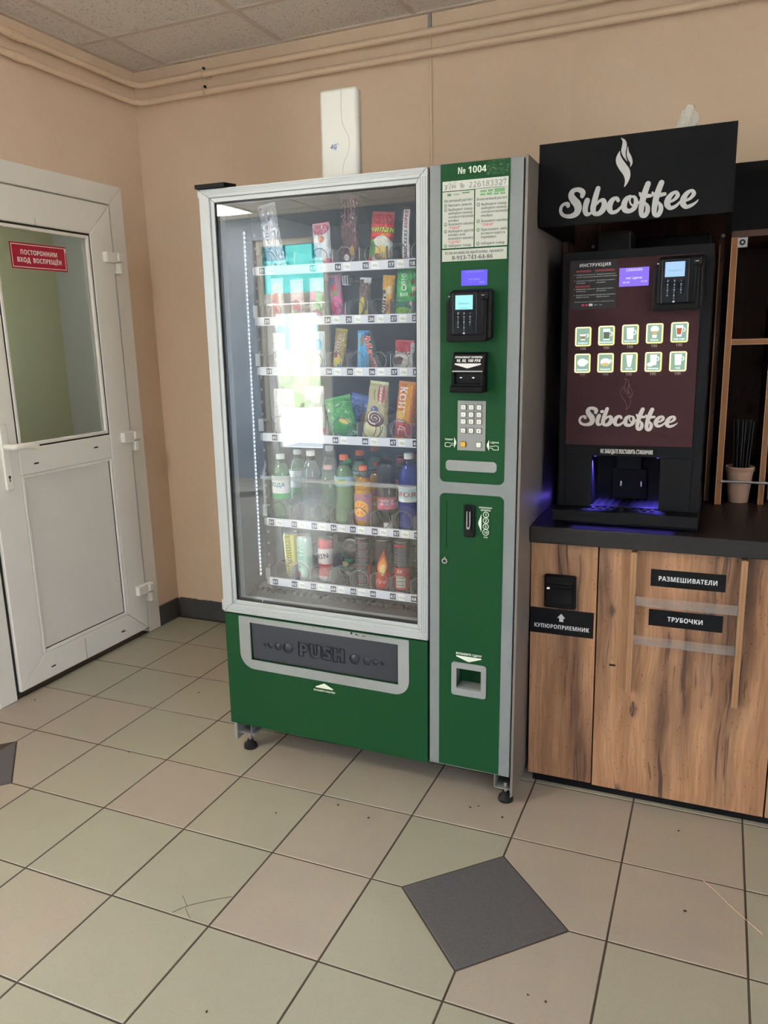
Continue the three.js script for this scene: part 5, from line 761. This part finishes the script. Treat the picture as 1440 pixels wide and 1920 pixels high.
{
  const c = tag(grp('coffee_cabinet', [0, 0, 0]), 'oak fronted cabinet under the coffee machine', 'cabinet');
  mesh('carcass', merge([bx(2.0795, 2.0945, 0.06, 0.8, 0.1, 0.912), bx(2.085, 3.55, 0.06, 0.076, 0.1, 0.912), bx(3.535, 3.55, 0.076, 0.8, 0.1, 0.912), bx(2.085, 3.535, 0.076, 0.8, 0.1, 0.11), bx(2.085, 3.535, 0.785, 0.8, 0.11, 0.91)]), M.boxBlack, c);
  mesh('plinth', bx(2.09, 3.53, 0, 0.06, 0.895, 0.91), M.boxBlack, c);  // plinth set forward; its black stands in for the toe-space shade
  mesh('bill_acceptor_panel', oakBoard(2.079, 2.2745, 0.034, 0.796, 0.914, CZF, 0.0015, 0.06, 0.1), M.oak, c);
  const d = sub('cabinet_door', c);
  mesh('door_board', oakBoard(2.2785, 2.759, 0.03, 0.796, 0.914, CZF, 0.0015, 0, 0.1), M.oakB, d);
  const d2 = sub('cabinet_door', c);
  mesh('door_board', oakBoard(2.763, 3.15, 0.03, 0.796, 0.914, CZF, 0.0015, 0.1, 0.12), M.oak, d2);
  mesh('end_board', oakBoard(3.154, 3.548, 0.03, 0.796, 0.914, CZF, 0.0015, -0.1, 0.1), M.oakB, c);
  for (const [x, dd] of [[2.3775, d], [2.662, d]]) {
    const h = mesh('handle_bar', oakBoard(x - 0.008, x + 0.008, 0.367, 0.793, CZF, CZF + 0.03, 0.001, x, 0.4), M.handle, dd); h.userData.label = 'long wooden edge handle';
    mesh('handle_edge', bx(x - 0.0022, x + 0.0022, 0.3665, 0.7935, CZF + 0.0298, CZF + 0.0306), M.edge, h);
  }
  mesh('key_slot', rbx(2.3175, 2.336, 0.4318, 0.4382, CZF - 0.001, CZF + 0.0006, 0.003), M.rubber, d);
  const ba = sub('bill_acceptor', c);
  mesh('housing', rbx(2.123, 2.2165, 0.5985, 0.702, CZF - 0.001, CZF + 0.018, 0.006, 1, 3), M.black, ba);
  mesh('inlet_lip', rbx(2.131, 2.2085, 0.668, 0.6745, CZF + 0.016, CZF + 0.026, 0.002), M.black, ba);
  mesh('inlet_slot', rbx(2.133, 2.206, 0.675, 0.683, CZF + 0.016, CZF + 0.0185, 0.001), M.rubber, ba);
  mesh('guide_plate', rbx(2.131, 2.2085, 0.609, 0.662, CZF + 0.016, CZF + 0.021, 0.004), M.black, ba);
  mesh('inlet_led', rbx(2.133, 2.141, 0.6605, 0.6645, CZF + 0.02, CZF + 0.0265, 0.001), std({ color: 0xffffff, emissive: 0xffffff, emissiveIntensity: 0.4 }), ba);
  const S = '#1c1c1e', w = '#dcdcdc';
  print('acceptor_sign', 2.0795, 2.2685, 0.5105, 0.5915, CZF, 512, 212, (g, W, H) => { bg(g, W, H, S); g.fillStyle = w; g.beginPath(); g.moveTo(254, 34); g.lineTo(288, 72); g.lineTo(272, 72); g.lineTo(272, 102); g.lineTo(238, 102); g.lineTo(238, 72); g.lineTo(220, 72); g.fill(); txt(g, 'КУПЮРОПРИЕМНИК', 256, 148, 48, w, { sx: 0.93 }); }, c);
  print('stirrer_sign', 2.423, 2.6195, 0.692, 0.742, CZF, 512, 130, (g, W, H) => { bg(g, W, H, S); txt(g, 'РАЗМЕШИВАТЕЛИ', 256, 68, 50, w, { sx: 0.9 }); }, d);
  print('straw_sign', 2.4225, 2.619, 0.5735, 0.6225, CZF, 512, 128, (g, W, H) => { bg(g, W, H, S); txt(g, 'ТРУБОЧКИ', 256, 66, 50, w, { sx: 0.95 }); }, d);
  for (const y of [0.64, 0.523]) {
    const q = sub('clear_tray', d), x0 = 2.386, x1 = 2.653;
    mesh('tray_front', rbx(x0, x1, y, y + 0.028, CZF + 0.034, CZF + 0.037, 0.001), M.plasticClear, q);
    mesh('tray_floor', rbx(x0, x1, y, y + 0.003, CZF + 0.001, CZF + 0.034, 0.001), M.plasticClear, q);
    mesh('tray_end', merge([rbx(x0, x0 + 0.003, y + 0.003, y + 0.028, CZF + 0.001, CZF + 0.034, 0.001), rbx(x1 - 0.003, x1, y + 0.003, y + 0.028, CZF + 0.001, CZF + 0.034, 0.001)]), M.plasticClear, q);
  }
  const wt = tag(grp('worktop', [0, 0, 0]), 'black worktop of the coffee corner', 'worktop');
  mesh('worktop_slab', rbx(2.08, 3.56, 0.8, 0.85, 0.06, 0.957, 0.003, 0.5), M.top, wt);
}
// hutch behind and beside the coffee machine
{
  const h = tag(grp('coffee_hutch', [0, 0.85, 0]), 'dark brown wooden hutch with open compartments on the worktop', 'shelving');
  const B = (x0, x1, y0, y1, z0, z1) => bx(x0, x1, y0 - 0.85, y1 - 0.85, z0, z1, 0.8);
  mesh('back_board', B(2.1, 3.5, 0.85, 1.86, 0.07, 0.086), M.wenge, h);
  mesh('side_board', B(2.096, 2.112, 0.85, 1.68, 0.086, 0.62), M.wenge, h);
  mesh('side_board', B(3.484, 3.5, 0.85, 1.69, 0.086, 0.5), M.wenge, h);
  const edged = (name, x0, x1, y0, y1, z1, vertical) => { const b = mesh(name, B(x0, x1, y0, y1, 0.086, z1), M.wenge, h); const e = vertical ? B(x0, x1, y0, y1, z1, z1 + 0.001) : B(x0, x1, y0, y1, z1, z1 + 0.001); mesh('edge_band', e, M.edge, b); const k = 0.0016; mesh('edge_corner', merge(vertical ? [B(x0 - 0.0003, x0 + k, y0, y1, z1 - 0.0004, z1 + 0.0014), B(x1 - k, x1 + 0.0003, y0, y1, z1 - 0.0004, z1 + 0.0014)] : [B(x0, x1, y0 - 0.0003, y0 + k, z1 - 0.0004, z1 + 0.0014), B(x0, x1, y1 - k, y1 + 0.0003, z1 - 0.0004, z1 + 0.0014)]), M.edgeLight, b); };
  edged('divider', 2.578, 2.596, 0.85, 1.672, 0.49, true);
  edged('divider', 2.705, 2.721, 0.85, 1.672, 0.46, true);
  edged('divider', 3.1, 3.116, 0.85, 1.672, 0.46, true);
  edged('shelf_board', 2.596, 2.705, 1.355, 1.371, 0.488, false);
  edged('shelf_board', 2.721, 3.1, 1.36, 1.376, 0.458, false);
  mesh('top_board', B(2.578, 3.5, 1.672, 1.69, 0.086, 0.49), M.wenge, h);
  mesh('fascia', B(2.562, 3.5, 1.69, 1.882, 0.47, 0.488), M.signBlack, h);
  mesh('upright', B(2.545, 2.56, 0.85, 1.74, 0.42, 0.436), M.wenge, h);
  mesh('upright_strip', B(2.5445, 2.5475, 0.85, 1.66, 0.4362, 0.4385), M.edge, h);
  mesh('upright_board', B(2.112, 2.19, 1.63, 1.75, 0.49, 0.505), M.wenge, h);
  for (const [x, y, z] of [[2.172, 1.672, 0.506], [2.5535, 1.685, 0.437]]) mesh('screw_cap', cylZ(0.0055, z, z + 0.003, x, y - 0.85), std({ color: col(214, 200, 186), roughness: 0.4 }), h);
  const l = sub('push_latch', h);
  mesh('latch_plate', B(2.596, 2.622, 1.642, 1.67, 0.475, 0.492), M.steel, l);
  mesh('latch_disc', cylZ(0.0085, 0.492, 0.495, 2.608, 1.656 - 0.85), M.blackMatte, l); mesh('latch_pin', cylZ(0.0035, 0.495, 0.498, 2.608, 1.656 - 0.85), M.steel, l);
  mesh('guard_rod', cylX(0.0042, 2.594, 3.1, 0.927 - 0.85, 0.498), M.steel, h); mesh('guard_rod', cylX(0.0042, 2.719, 3.1, 1.1 - 0.85, 0.468), M.steel, h);
  mesh('rod_socket', cylX(0.0065, 2.592, 2.6, 0.927 - 0.85, 0.498), M.steel, h);
}
{ // stacked paper cups holding black straws, and what stands beside them
  const cx = 2.648, cz = 0.425, t = tag(grp('paper_cup', [cx, 0.8505, cz]), 'stack of brown paper cups on the worktop behind the metal rod', 'cup'); t.scale.set(1.14, 1, 1.14); const cm = std({ color: col(196, 160, 138), roughness: 0.7 });
  const cup = (y) => new THREE.LatheGeometry([[0.0005, 0.002], [0.0255, 0.002], [0.0258, 0], [0.0365, 0.112], [0.038, 0.114], [0.0385, 0.116], [0.0378, 0.118], [0.0362, 0.1165], [0.0252, 0.006], [0.0005, 0.005]].map(([r, q]) => new THREE.Vector2(r, q + y)), 32);
  mesh('cup_wall', cup(0), cm, t); for (const y of [0.006, 0.012]) { const q = new THREE.TorusGeometry(0.0382, 0.0016, 8, 32); q.rotateX(Math.PI / 2); q.translate(0, 0.116 - y * 1.0, 0); mesh('cup_rim', q, cm, t); }
  for (let k = 0; k < 22; k++) {
    const a = k * 2.4, r = 0.022 * Math.sqrt((k + 0.5) / 22), s = tag(grp('drinking_straw', [cx + Math.cos(a) * r * 0.8, 0.858, cz + Math.sin(a) * r * 0.8]), 'black drinking straw standing in the paper cup', 'straw', 'black straws in the paper cup');
    mesh('straw_tube', new THREE.CylinderGeometry(0.0029, 0.0029, 0.252 + 0.012 * hash2(k, 1, 1), 8, 1, true).translate(0, 0.13, 0), std({ color: col(20, 20, 22), roughness: 0.45, side: THREE.DoubleSide }), s);
    s.rotation.set(Math.sin(a) * r * 2.4, 0, -Math.cos(a) * r * 2.4);
  }
  const b = tag(grp('tea_box', [2.79, 0.8505, 0.34]), 'pale patterned carton standing beside the cups behind the rod', 'box');
  mesh('carton', rbx(-0.055, 0.055, 0, 0.155, -0.04, 0.04, 0.002), std({ color: col(150, 128, 112), roughness: 0.6 }), b);
  print('carton_print', -0.053, 0.053, 0.004, 0.151, 0.0401, 256, 352, (g, w, h) => { bg(g, w, h, '#a08878'); for (let k = 0; k < 7; k++) for (let i = 0; i < 5; i++) { g.fillStyle = (k + i) % 2 ? '#3c302c' : '#c8b4a4'; g.beginPath(); g.arc(28 + i * 50, 30 + k * 48, 16, 0, 7); g.fill(); } }, b, 0.0006);
}
// brush lettering, drawn with a round pen of changing width; strokes are [x, y, half width] in a 1440 x 912 field
const LETTERS = [
  [[296, 615, 20], [302, 582, 25], [276, 560, 23], [240, 556, 20], [206, 572, 23], [192, 612, 29], [214, 652, 34], [246, 690, 37], [256, 730, 34], [240, 774, 29], [198, 800, 23], [146, 806, 18], [104, 790, 17], [88, 756, 16], [98, 714, 15], [128, 690, 15], [156, 690, 18], [160, 706, 20]],
  [[342, 656, 26], [328, 700, 26], [322, 748, 25], [334, 780, 21], [362, 780, 14], [388, 756, 10]],
  [[444, 544, 23], [424, 610, 26], [406, 680, 27], [396, 740, 26], [408, 774, 20], [446, 776, 22], [486, 740, 28], [502, 690, 26], [490, 652, 20], [456, 660, 13], [430, 690, 9]],
  [[628, 652, 17], [618, 632, 15], [586, 640, 20], [556, 680, 27], [548, 726, 27], [566, 760, 19], [606, 756, 17], [646, 722, 13], [664, 700, 10]],
  [[738, 612, 13], [702, 640, 23], [682, 690, 27], [690, 736, 25], [730, 748, 20], [776, 716, 22], [790, 664, 21], [774, 618, 13], [744, 620, 10], [734, 662, 8], [756, 694, 9], [806, 676, 10], [834, 652, 9]],
  [[822, 582, 9], [836, 604, 16], [880, 608, 19], [922, 606, 15]], [[896, 500, 25], [876, 556, 27], [856, 620, 28], [842, 690, 26], [836, 746, 23], [842, 784, 19], [868, 786, 21], [892, 748, 22], [892, 704, 19], [872, 672, 10], [860, 656, 8]],
  [[936, 576, 9], [948, 596, 15], [992, 600, 19], [1044, 590, 16]], [[1014, 490, 25], [992, 548, 27], [972, 612, 28], [958, 684, 26], [952, 740, 23], [958, 776, 19], [984, 780, 21], [1008, 740, 22], [1008, 696, 19], [988, 664, 10], [976, 648, 8]],
  [[1080, 664, 11], [1126, 640, 14], [1156, 600, 19], [1144, 572, 13], [1106, 590, 19], [1072, 638, 26], [1066, 684, 26], [1092, 714, 19], [1138, 698, 15], [1178, 656, 9]],
  [[1214, 652, 11], [1262, 628, 14], [1294, 586, 19], [1282, 558, 13], [1242, 576, 19], [1208, 626, 26], [1202, 672, 26], [1228, 702, 19], [1278, 686, 15], [1318, 656, 8], [1332, 638, 4]],
];
const STEAM = [[[645, 205], [612, 262], [610, 310], [636, 366], [676, 424], [690, 470], [683, 530], [714, 494], [738, 430], [732, 372], [700, 322], [664, 272], [648, 236]], [[655, 90], [668, 120], [664, 160], [656, 200], [668, 244], [690, 276], [712, 300], [700, 262], [696, 220], [706, 172], [704, 130], [688, 104]], [[718, 165], [708, 200], [706, 244], [720, 284], [738, 318], [736, 350], [754, 326], [758, 296], [746, 250], [726, 212]]];
function lettering(g, map, color, opt = {}) {
  g.fillStyle = g.strokeStyle = color;
  const k = map.k;
  for (const st of LETTERS) { const c = new THREE.CatmullRomCurve3(st.map(([x, y, r]) => new THREE.Vector3(x, y, r)), false, 'centripetal'); for (const p of c.getPoints(st.length * 14)) { const [x, y] = map(p.x, p.y); g.beginPath(); g.arc(x, y, Math.max(1, p.z * k), 0, 7); g.fill(); } }
  if (opt.dot) { const [x, y] = map(378, 590); blob(g, x, y, 26 * k, 20 * k, color, -0.4); }
  for (const poly of STEAM) { const pts = poly.map(([x, y]) => map(x, y)); const c = new THREE.CatmullRomCurve3(pts.map(([x, y]) => new THREE.Vector3(x, y, 0)), true, 'centripetal').getPoints(90); g.beginPath(); c.forEach((p, i) => (i ? g.lineTo(p.x, p.y) : g.moveTo(p.x, p.y))); g.closePath(); if (opt.outline) { g.lineWidth = opt.outline; g.strokeStyle = opt.thin ?? color; g.stroke(); g.strokeStyle = color; } else g.fill(); }
}
{
  const x0 = 2.0945, x1 = 2.5745, y0 = 1.682, y1 = 1.89, z = 0.97, Wp = 1024, Hp = Math.round(1024 * (y1 - y0) / (x1 - x0));
  const t = tag(grp('coffee_sign', [(x0 + x1) / 2, y0, z]), 'large black header sign with white brush lettering above the coffee machine', 'sign'), cx = (x0 + x1) / 2;
  const B = (a, b, c, d, e, f) => bx(a - cx, b - cx, c - y0, d - y0, e - z, f - z);
  mesh('sign_box', merge([B(x0, x0 + 0.016, y0, y1, 0.1, z - 0.016), B(x1 - 0.016, x1, y0, y1, 0.5, z - 0.016), B(x0 + 0.016, x1 - 0.016, y1 - 0.016, y1, 0.1, z - 0.016)]), M.signBlack, t);
  const map = (x, y) => [(0.0002747 * x + 0.0000103 * y + 2.121421 - x0) / (x1 - x0) * Wp, (y1 - (-0.0000274 * x - 0.0002675 * y + 1.9247696)) / (y1 - y0) * Hp]; map.k = 0.000271 / (x1 - x0) * Wp;
  mesh('sign_board', B(x0, x1, y0, y1, z - 0.016, z - 0.0006), M.signBlack, t);
  print('sign_face', x0 - cx, x1 - cx, 0, y1 - y0, -0.0006, Wp, Hp, (g, w, h) => { bg(g, w, h, '#131315'); lettering(g, map, '#b2b2b2'); }, t, 0.0006);
}
{ // crumpled clear bag on the sign
  const t = tag(grp('plastic_bag', [2.452, 1.8915, 0.83]), 'crumpled translucent plastic bag on top of the header sign', 'bag');
  const g = new THREE.IcosahedronGeometry(0.026, 5), p = g.attributes.position; for (let i = 0; i < p.count; i++) { const v = new THREE.Vector3().fromBufferAttribute(p, i), n = fbm(v.x * 120 + 9, v.y * 90 + v.z * 100, 5, 3), m = fbm(v.z * 60 + 3, v.x * 90 - v.y * 40, 15, 2); v.multiplyScalar(0.8 + 0.55 * n); p.setXYZ(i, v.x * 0.95 + (m - 0.5) * 0.02, Math.max(0, v.y * 1.45 + 0.03 + (v.x > 0 ? 0.012 : 0)), v.z * 0.8); } g.computeVertexNormals();
  mesh('film', g, phys({ color: new THREE.Color(0.95, 0.96, 0.93), transmission: 0.75, thickness: 0, roughness: 0.5 }), t);
}
// coffee machine
{
  const X = 2.342, Y = 0.85, Zf = 0.88, t = tag(grp('coffee_machine', [X, Y, Zf]), 'black coffee machine with dark red front panel and lit drink buttons', 'coffee machine');
  const b = (x0, x1, y0, y1, z0, z1, r = 0) => (r ? rbx(x0 - X, x1 - X, y0 - Y, y1 - Y, z0 - Zf, z1 - Zf, r) : bx(x0 - X, x1 - X, y0 - Y, y1 - Y, z0 - Zf, z1 - Zf));
  const pr = (n, x0, x1, y0, y1, w, h, d, parent, z = 0.0005, extra = {}) => { const m = std({ map: canvasTex(w, h, d), transparent: true, roughness: 0.4, ...extra }); const g = new THREE.PlaneGeometry(x1 - x0, y1 - y0); g.translate((x0 + x1) / 2 - X, (y0 + y1) / 2 - Y, z); return mesh(n, g, m, parent); };
  mesh('body', merge([b(2.148, 2.16, 0.9, 1.621, 0.36, 0.862), b(2.524, 2.536, 0.9, 1.621, 0.36, 0.862), b(2.16, 2.524, 1.608, 1.621, 0.36, 0.862), b(2.16, 2.524, 0.9, 1.608, 0.36, 0.375)]), M.boxBlack, t);
  mesh('hopper', b(2.2, 2.3, 1.621, 1.7, 0.5, 0.62, 0.006), std({ color: col(46, 42, 40), roughness: 0.3 }), t);
  mesh('hopper', b(2.305, 2.52, 1.621, 1.69, 0.42, 0.5, 0.006), M.boxBlack, t);
  const d = sub('front_door', t), s = shapeRR(2.146 - X, 2.538 - X, 0.9 - Y, 1.6215 - Y, 0.006), hole = new THREE.Path([[2.241, 0.906], [2.43, 0.906], [2.43, 1.053], [2.241, 1.053]].map(([x, y]) => new THREE.Vector2(x - X, y - Y)));
  s.holes.push(hole); mesh('door_frame', boxUV(extr(s, -0.018, -0.003, 0.0015)), M.boxBlack, d);
  mesh('side_cover', b(2.1655, 2.2405, 0.903, 1.051, 0.876, 0.8795, 0.001), M.boxBlack, d); mesh('side_cover', b(2.4305, 2.513, 0.903, 1.051, 0.876, 0.8795, 0.001), M.boxBlack, d);
  mesh('text_strip', b(2.1655, 2.513, 1.0545, 1.082, 0.876, 0.8795, 0.001), M.boxBlack, d);
  const red = mesh('front_panel', b(2.165, 2.5105, 1.084, 1.5985, 0.876, 0.8802, 0.001), phys({ map: wallTex([66, 40, 44], [60, 35, 40], 301), roughness: 0.3, specularIntensity: 0.4 }), d); red.userData.label = 'dark burgundy glossy panel';
  const ic = mesh('instruction_plate', b(2.1705, 2.2935, 1.467, 1.5975, 0.88, 0.8806), std({ map: null, color: col(36, 34, 36), roughness: 0.4 }), d); ic.userData.label = 'black instruction plate';
  pr('instruction_print', 2.1705, 2.2935, 1.467, 1.5975, 384, 408, (g, w, h) => {
    txt(g, 'ИНСТРУКЦИЯ', 200, 40, 40, '#d8d8d8'); g.fillStyle = '#8c3038'; g.fillRect(40, 80, 130, 18); g.fillRect(200, 80, 164, 18); g.fillRect(34, 208, 130, 18);
    const lines = [['Выберите напиток и', 'внесите оплату наличными', 118], ['Установите стакан в', 'зону выдачи', 168], ['Приложите карту к', 'считывателю', 238], ['Дождитесь сигнала и', 'заберите напиток', 288]];
    for (const ox of [44, 214]) for (const [a, c, y] of lines) { txt(g, a, ox, y, 15, '#b8b8b8', { align: 'left' }); txt(g, c, ox, y + 18, 15, '#b8b8b8', { align: 'left', sx: 0.8 }); g.fillStyle = '#9a9a9a'; g.fillRect(ox - 20, y - 4, 8, 8); }
    txt(g, 'По всем вопросам обращайтесь к администратору', 200, 346, 13, '#a8a8a8'); g.fillStyle = '#c04850'; g.fillRect(92, 366, 26, 16); g.fillRect(126, 366, 22, 16); g.fillStyle = '#e0e0e0'; g.fillRect(156, 364, 32, 20); txt(g, 'MIR', 214, 375, 15, '#b0b0b0'); txt(g, 'Pay', 256, 375, 15, '#b0b0b0');
  }, d, 0.0012);
  const lcd = mesh('display_screen', plate(2.3 - X, 2.3775 - X, 1.5225 - Y, 1.5715 - Y, 0.0003, 0.0012), std({ color: 0x000000, roughness: 0.25, emissive: 0xffffff, emissiveIntensity: 1, emissiveMap: canvasTex(256, 160, (g) => { bg(g, 256, 160, '#8a70ea'); txt(g, 'СИБКОФЕ', 128, 20, 30, '#dcd4ff'); txt(g, 'нет сдачи', 128, 88, 28, '#e4dcff'); txt(g, '00,00', 62, 126, 24, '#d4ccff'); txt(g, '12:10', 214, 122, 22, '#d4ccff'); }) }), d); lcd.userData.label = 'lit violet display';
  cardReader(d, 2.392 - X, 1.453 - Y, 0.0005, 0.127, 0.14, '#a8cdf6');
  // ten lit drink buttons
  const icon = (g, kind, x, y) => {
    g.save(); g.translate(x, y); g.fillStyle = '#84a08e'; g.fillRect(0, 0, 128, 160); g.strokeStyle = '#f6ea84'; g.lineWidth = 24; g.strokeRect(2, 2, 124, 156); g.strokeStyle = '#fdf8c8'; g.lineWidth = 8; g.strokeRect(8, 8, 112, 144);
    const W = '#f4fbf8', br = '#8a6a44'; g.strokeStyle = W; g.lineWidth = 7;
    const glass = (x0, x1, x2, x3, y0, y1, c) => { g.fillStyle = c; g.beginPath(); g.moveTo(x0, y0); g.lineTo(x1, y0); g.lineTo(x3, y1); g.lineTo(x2, y1); g.fill(); };
    const ear = (cx, cy, r) => { g.beginPath(); g.arc(cx, cy, r, -1.5, 1.5); g.stroke(); };
    if (kind === 0) { glass(36, 90, 46, 80, 62, 76, W); glass(42, 84, 52, 74, 76, 96, br); ear(92, 72, 12); g.fillStyle = W; g.fillRect(48, 100, 30, 8); }
    if (kind === 1) { glass(38, 92, 42, 88, 26, 116, '#d4e8e4'); glass(42, 88, 44, 86, 52, 104, '#5a6048'); ear(92, 66, 16); }
    if (kind === 2) { glass(38, 90, 42, 86, 28, 116, W); ear(90, 64, 16); }
    if (kind === 3) { blob(g, 64, 48, 30, 26, W); glass(40, 88, 52, 76, 62, 92, '#b8a878'); glass(46, 82, 50, 78, 92, 114, W); }
    if (kind === 4) { glass(34, 90, 46, 78, 26, 112, '#dcecec'); glass(42, 80, 48, 74, 48, 96, '#a85c38'); ear(88, 60, 14); }
    if (kind === 5) { blob(g, 62, 74, 36, 32, W); ear(92, 70, 13); }
    if (kind === 6) { blob(g, 62, 74, 36, 30, W); blob(g, 62, 92, 28, 14, '#c8b070'); ear(94, 66, 12); }
    if (kind === 7) { glass(40, 90, 54, 76, 22, 116, W); }
    if (kind === 8) { glass(40, 90, 44, 86, 24, 104, W); ear(90, 56, 14); blob(g, 42, 100, 22, 16, W); }
    if (kind === 9) { glass(38, 90, 44, 84, 24, 108, W); ear(90, 58, 14); }
    txt(g, ['Эспрессо', 'Американо', 'Капучино', 'Мокко', 'Раф кофе', 'Капучино', 'Макиато', 'Латте', 'Шоколад', 'Чай'][kind], 64, 130, 19, '#eaf6ff', { sx: 0.9 }); g.restore();
  };
  const priceMat = std({ map: canvasTex(96, 38, (q) => txt(q, '100', 48, 20, 36, '#c8c0c0', { style: 'normal' })), transparent: true, roughness: 0.4 });
  const iconTex = canvasTex(640, 320, (g) => { for (let k = 0; k < 10; k++) icon(g, k, (k % 5) * 128, Math.floor(k / 5) * 160); });
  const bm = std({ color: 0x101010, roughness: 0.3, emissive: 0xffffff, emissiveIntensity: 1.2, emissiveMap: iconTex });
  for (let k = 0; k < 10; k++) {
    const r = Math.floor(k / 5), cx = 2.2075 + (k % 5) * 0.0638, cy = r ? 1.3175 + (k % 5) * 0.0004 : 1.3915 + (k % 5) * 0.0012, w = 0.0222, hh = 0.0268;
    const g = extr(shapeRR(-w, w, -hh, hh, 0.006), 0, 0.003, 0.0006), p = g.attributes.position, uv = g.attributes.uv; for (let i = 0; i < p.count; i++) uv.setXY(i, ((k % 5) + 0.5 + p.getX(i) / w * 0.48) / 5, 1 - (r + 0.5 - p.getY(i) / hh * 0.48) / 2); g.translate(cx - X, cy - Y, 0.0002);
    const bt = mesh('drink_button', g, bm, d); bt.userData.label = 'lit drink button with yellow rim';
    mesh('price_print', new THREE.PlaneGeometry(0.028, 0.011).translate(cx - X, cy - 0.033 - Y, 0.0005), priceMat, d);
  }
  // logo and warning line
  const lx0 = 2.17, lx1 = 2.505, ly0 = 1.11, ly1 = 1.285, map = (x, y) => [(2.1758225 + 0.0002206 * (90 + (x - 70) * 0.969) + 0.0000088 * 500 - lx0) / (lx1 - lx0) * 1024, (ly1 - (1.2874947 - 0.0002284 * (60 + (y + (x - 683) * 0.104 - 90) * 0.865))) / (ly1 - ly0) * 535]; map.k = 0.000214 / (lx1 - lx0) * 1024;
  pr('logo_print', lx0, lx1, ly0, ly1, 1024, 535, (g) => lettering(g, map, '#c4beba', { dot: true, outline: 2.5, thin: '#8a7078' }), d);
  pr('cup_reminder_print', 2.252, 2.422, 1.0575, 1.078, 640, 78, (g) => txt(g, 'НЕ ЗАБУДЬТЕ ПОСТАВИТЬ СТАКАНЧИК', 320, 40, 66, '#d8d4d0', { sx: 0.44 }), d, -0.0003);
  // dispensing bay with two blue lamps
  const v = sub('dispensing_bay', t);
  mesh('bay_liner', merge([b(2.237, 2.241, 0.9, 1.057, 0.74, 0.876), b(2.43, 2.434, 0.9, 1.057, 0.74, 0.876), b(2.237, 2.434, 1.053, 1.057, 0.74, 0.876), b(2.237, 2.434, 0.9, 1.057, 0.736, 0.74)]), M.black, v);
  mesh('spout_block', b(2.3, 2.372, 1.0, 1.053, 0.75, 0.79, 0.004), M.black, v);
  mesh('back_plate', b(2.285, 2.387, 0.905, 1.0, 0.74, 0.748, 0.003), M.black, v);
  for (const x of [2.312, 2.3715]) mesh('bay_screw', b(x - 0.003, x + 0.003, 0.945, 0.962, 0.748, 0.758, 0.002), M.steel, v);
  mesh('grille', merge(Array.from({ length: 9 }, (_, k) => b(2.246 + k * 0.0205, 2.256 + k * 0.0205, 0.9, 0.9035, 0.745, 0.9, 0.001))), M.black, v);
  const blue = std({ color: 0x202040, emissive: new THREE.Color(0.16, 0.12, 1), emissiveIntensity: 0.5 });
  for (const [x, q] of [[2.249, 2.244], [2.422, 2.427]]) {
    mesh('bay_lamp', cyl(0.004, 0.004, 12).translate(x - X, 1.0505 - Y, 0.862 - Zf), blue, v);
    const l = new THREE.SpotLight(new THREE.Color(0.16, 0.12, 1), 2.2, 0.6, 0.62, 0.6, 2); l.position.set(x, 1.047, 0.862); l.target.position.set(q, 0.95, 0.845); l.castShadow = true; l.shadow.radius = 0.2; scene.add(l, l.target);
  }
  mesh('drip_base', b(2.139, 2.538, 0.866, 0.8992, 0.42, 0.932, 0.003), M.boxBlack, t);
  mesh('base_skirt', b(2.139, 2.538, 0.8515, 0.8665, 0.42, 0.894, 0.002), M.boxBlack, t);
  mesh('base_lamp', b(2.19, 2.48, 0.8635, 0.866, 0.9, 0.908), blue, t);
  areaLight(new THREE.Color(0.16, 0.12, 1), 2.0, 0.28, 0.01, [2.335, 0.8625, 0.905], [2.335, 0.8, 0.925]);
  mesh('base_lamp', b(2.1368, 2.139, 0.874, 0.892, 0.62, 0.9), blue, t);
  areaLight(new THREE.Color(0.16, 0.12, 1), 3.0, 0.27, 0.016, [2.1362, 0.883, 0.76], [2.0, 0.9, 0.8]);
  for (const [x, z] of [[2.16, 0.9], [2.515, 0.9], [2.16, 0.45], [2.515, 0.45]]) mesh('foot', cyl(0.009, 0.0022, 14).translate(x - X, 0.0011, z - Zf), M.rubber, t);
}
// ------------------------------------------------------------ small things on the floor
{
  const dark = std({ color: col(58, 48, 40), roughness: 0.9 });
  for (const line of [[[1.38, 1.835], [1.401, 1.803], [1.451, 1.759], [1.489, 1.731]], [[1.401, 1.803], [1.386, 1.79], [1.366, 1.775]], [[1.402, 1.81], [1.421, 1.825], [1.436, 1.836]]]) mesh('tile_crack', tube(line.map(([x, z]) => [x, 0.0003, z]), 0.0006, 24, 5), M.grout, floor).userData.label = 'fine crack in a floor tile';
  const crumbs = [[0.73, 1.243], [0.671, 0.755], [1.407, 1.373], [1.566, 1.268], [1.681, 1.295], [1.641, 2.053], [0.073, 1.044], [2.539, 1.036], [2.307, 1.763], [2.268, 1.759], [1.971, 1.121], [2.053, 1.151], [1.949, 1.136], [2.57, 1.369]];
  for (const [k, [x, z]] of crumbs.entries()) { const t = tag(grp('dirt_crumb', [x, 0.0004, z]), 'tiny dark dirt crumb lying on the tile floor', 'crumb', 'dirt crumbs scattered on the floor'), g = new THREE.IcosahedronGeometry(0.0028 + 0.0016 * hash2(k, 3, 3), 1); g.scale(1, 0.45, 0.7); g.rotateY(k); g.translate(0, 0.0013, 0); mesh('grain', g, dark, t); }
  const th = tag(grp('thread'), 'thin pale thread lying across the floor tiles before the cabinet', 'thread'); mesh('fibre', tube([[2.607, 0.0012, 1.232], [2.645, 0.0012, 1.274], [2.674, 0.0012, 1.311], [2.742, 0.0012, 1.384]], 0.0007, 30, 5), M.pipe, th);
}
renderer.render(scene, camera);
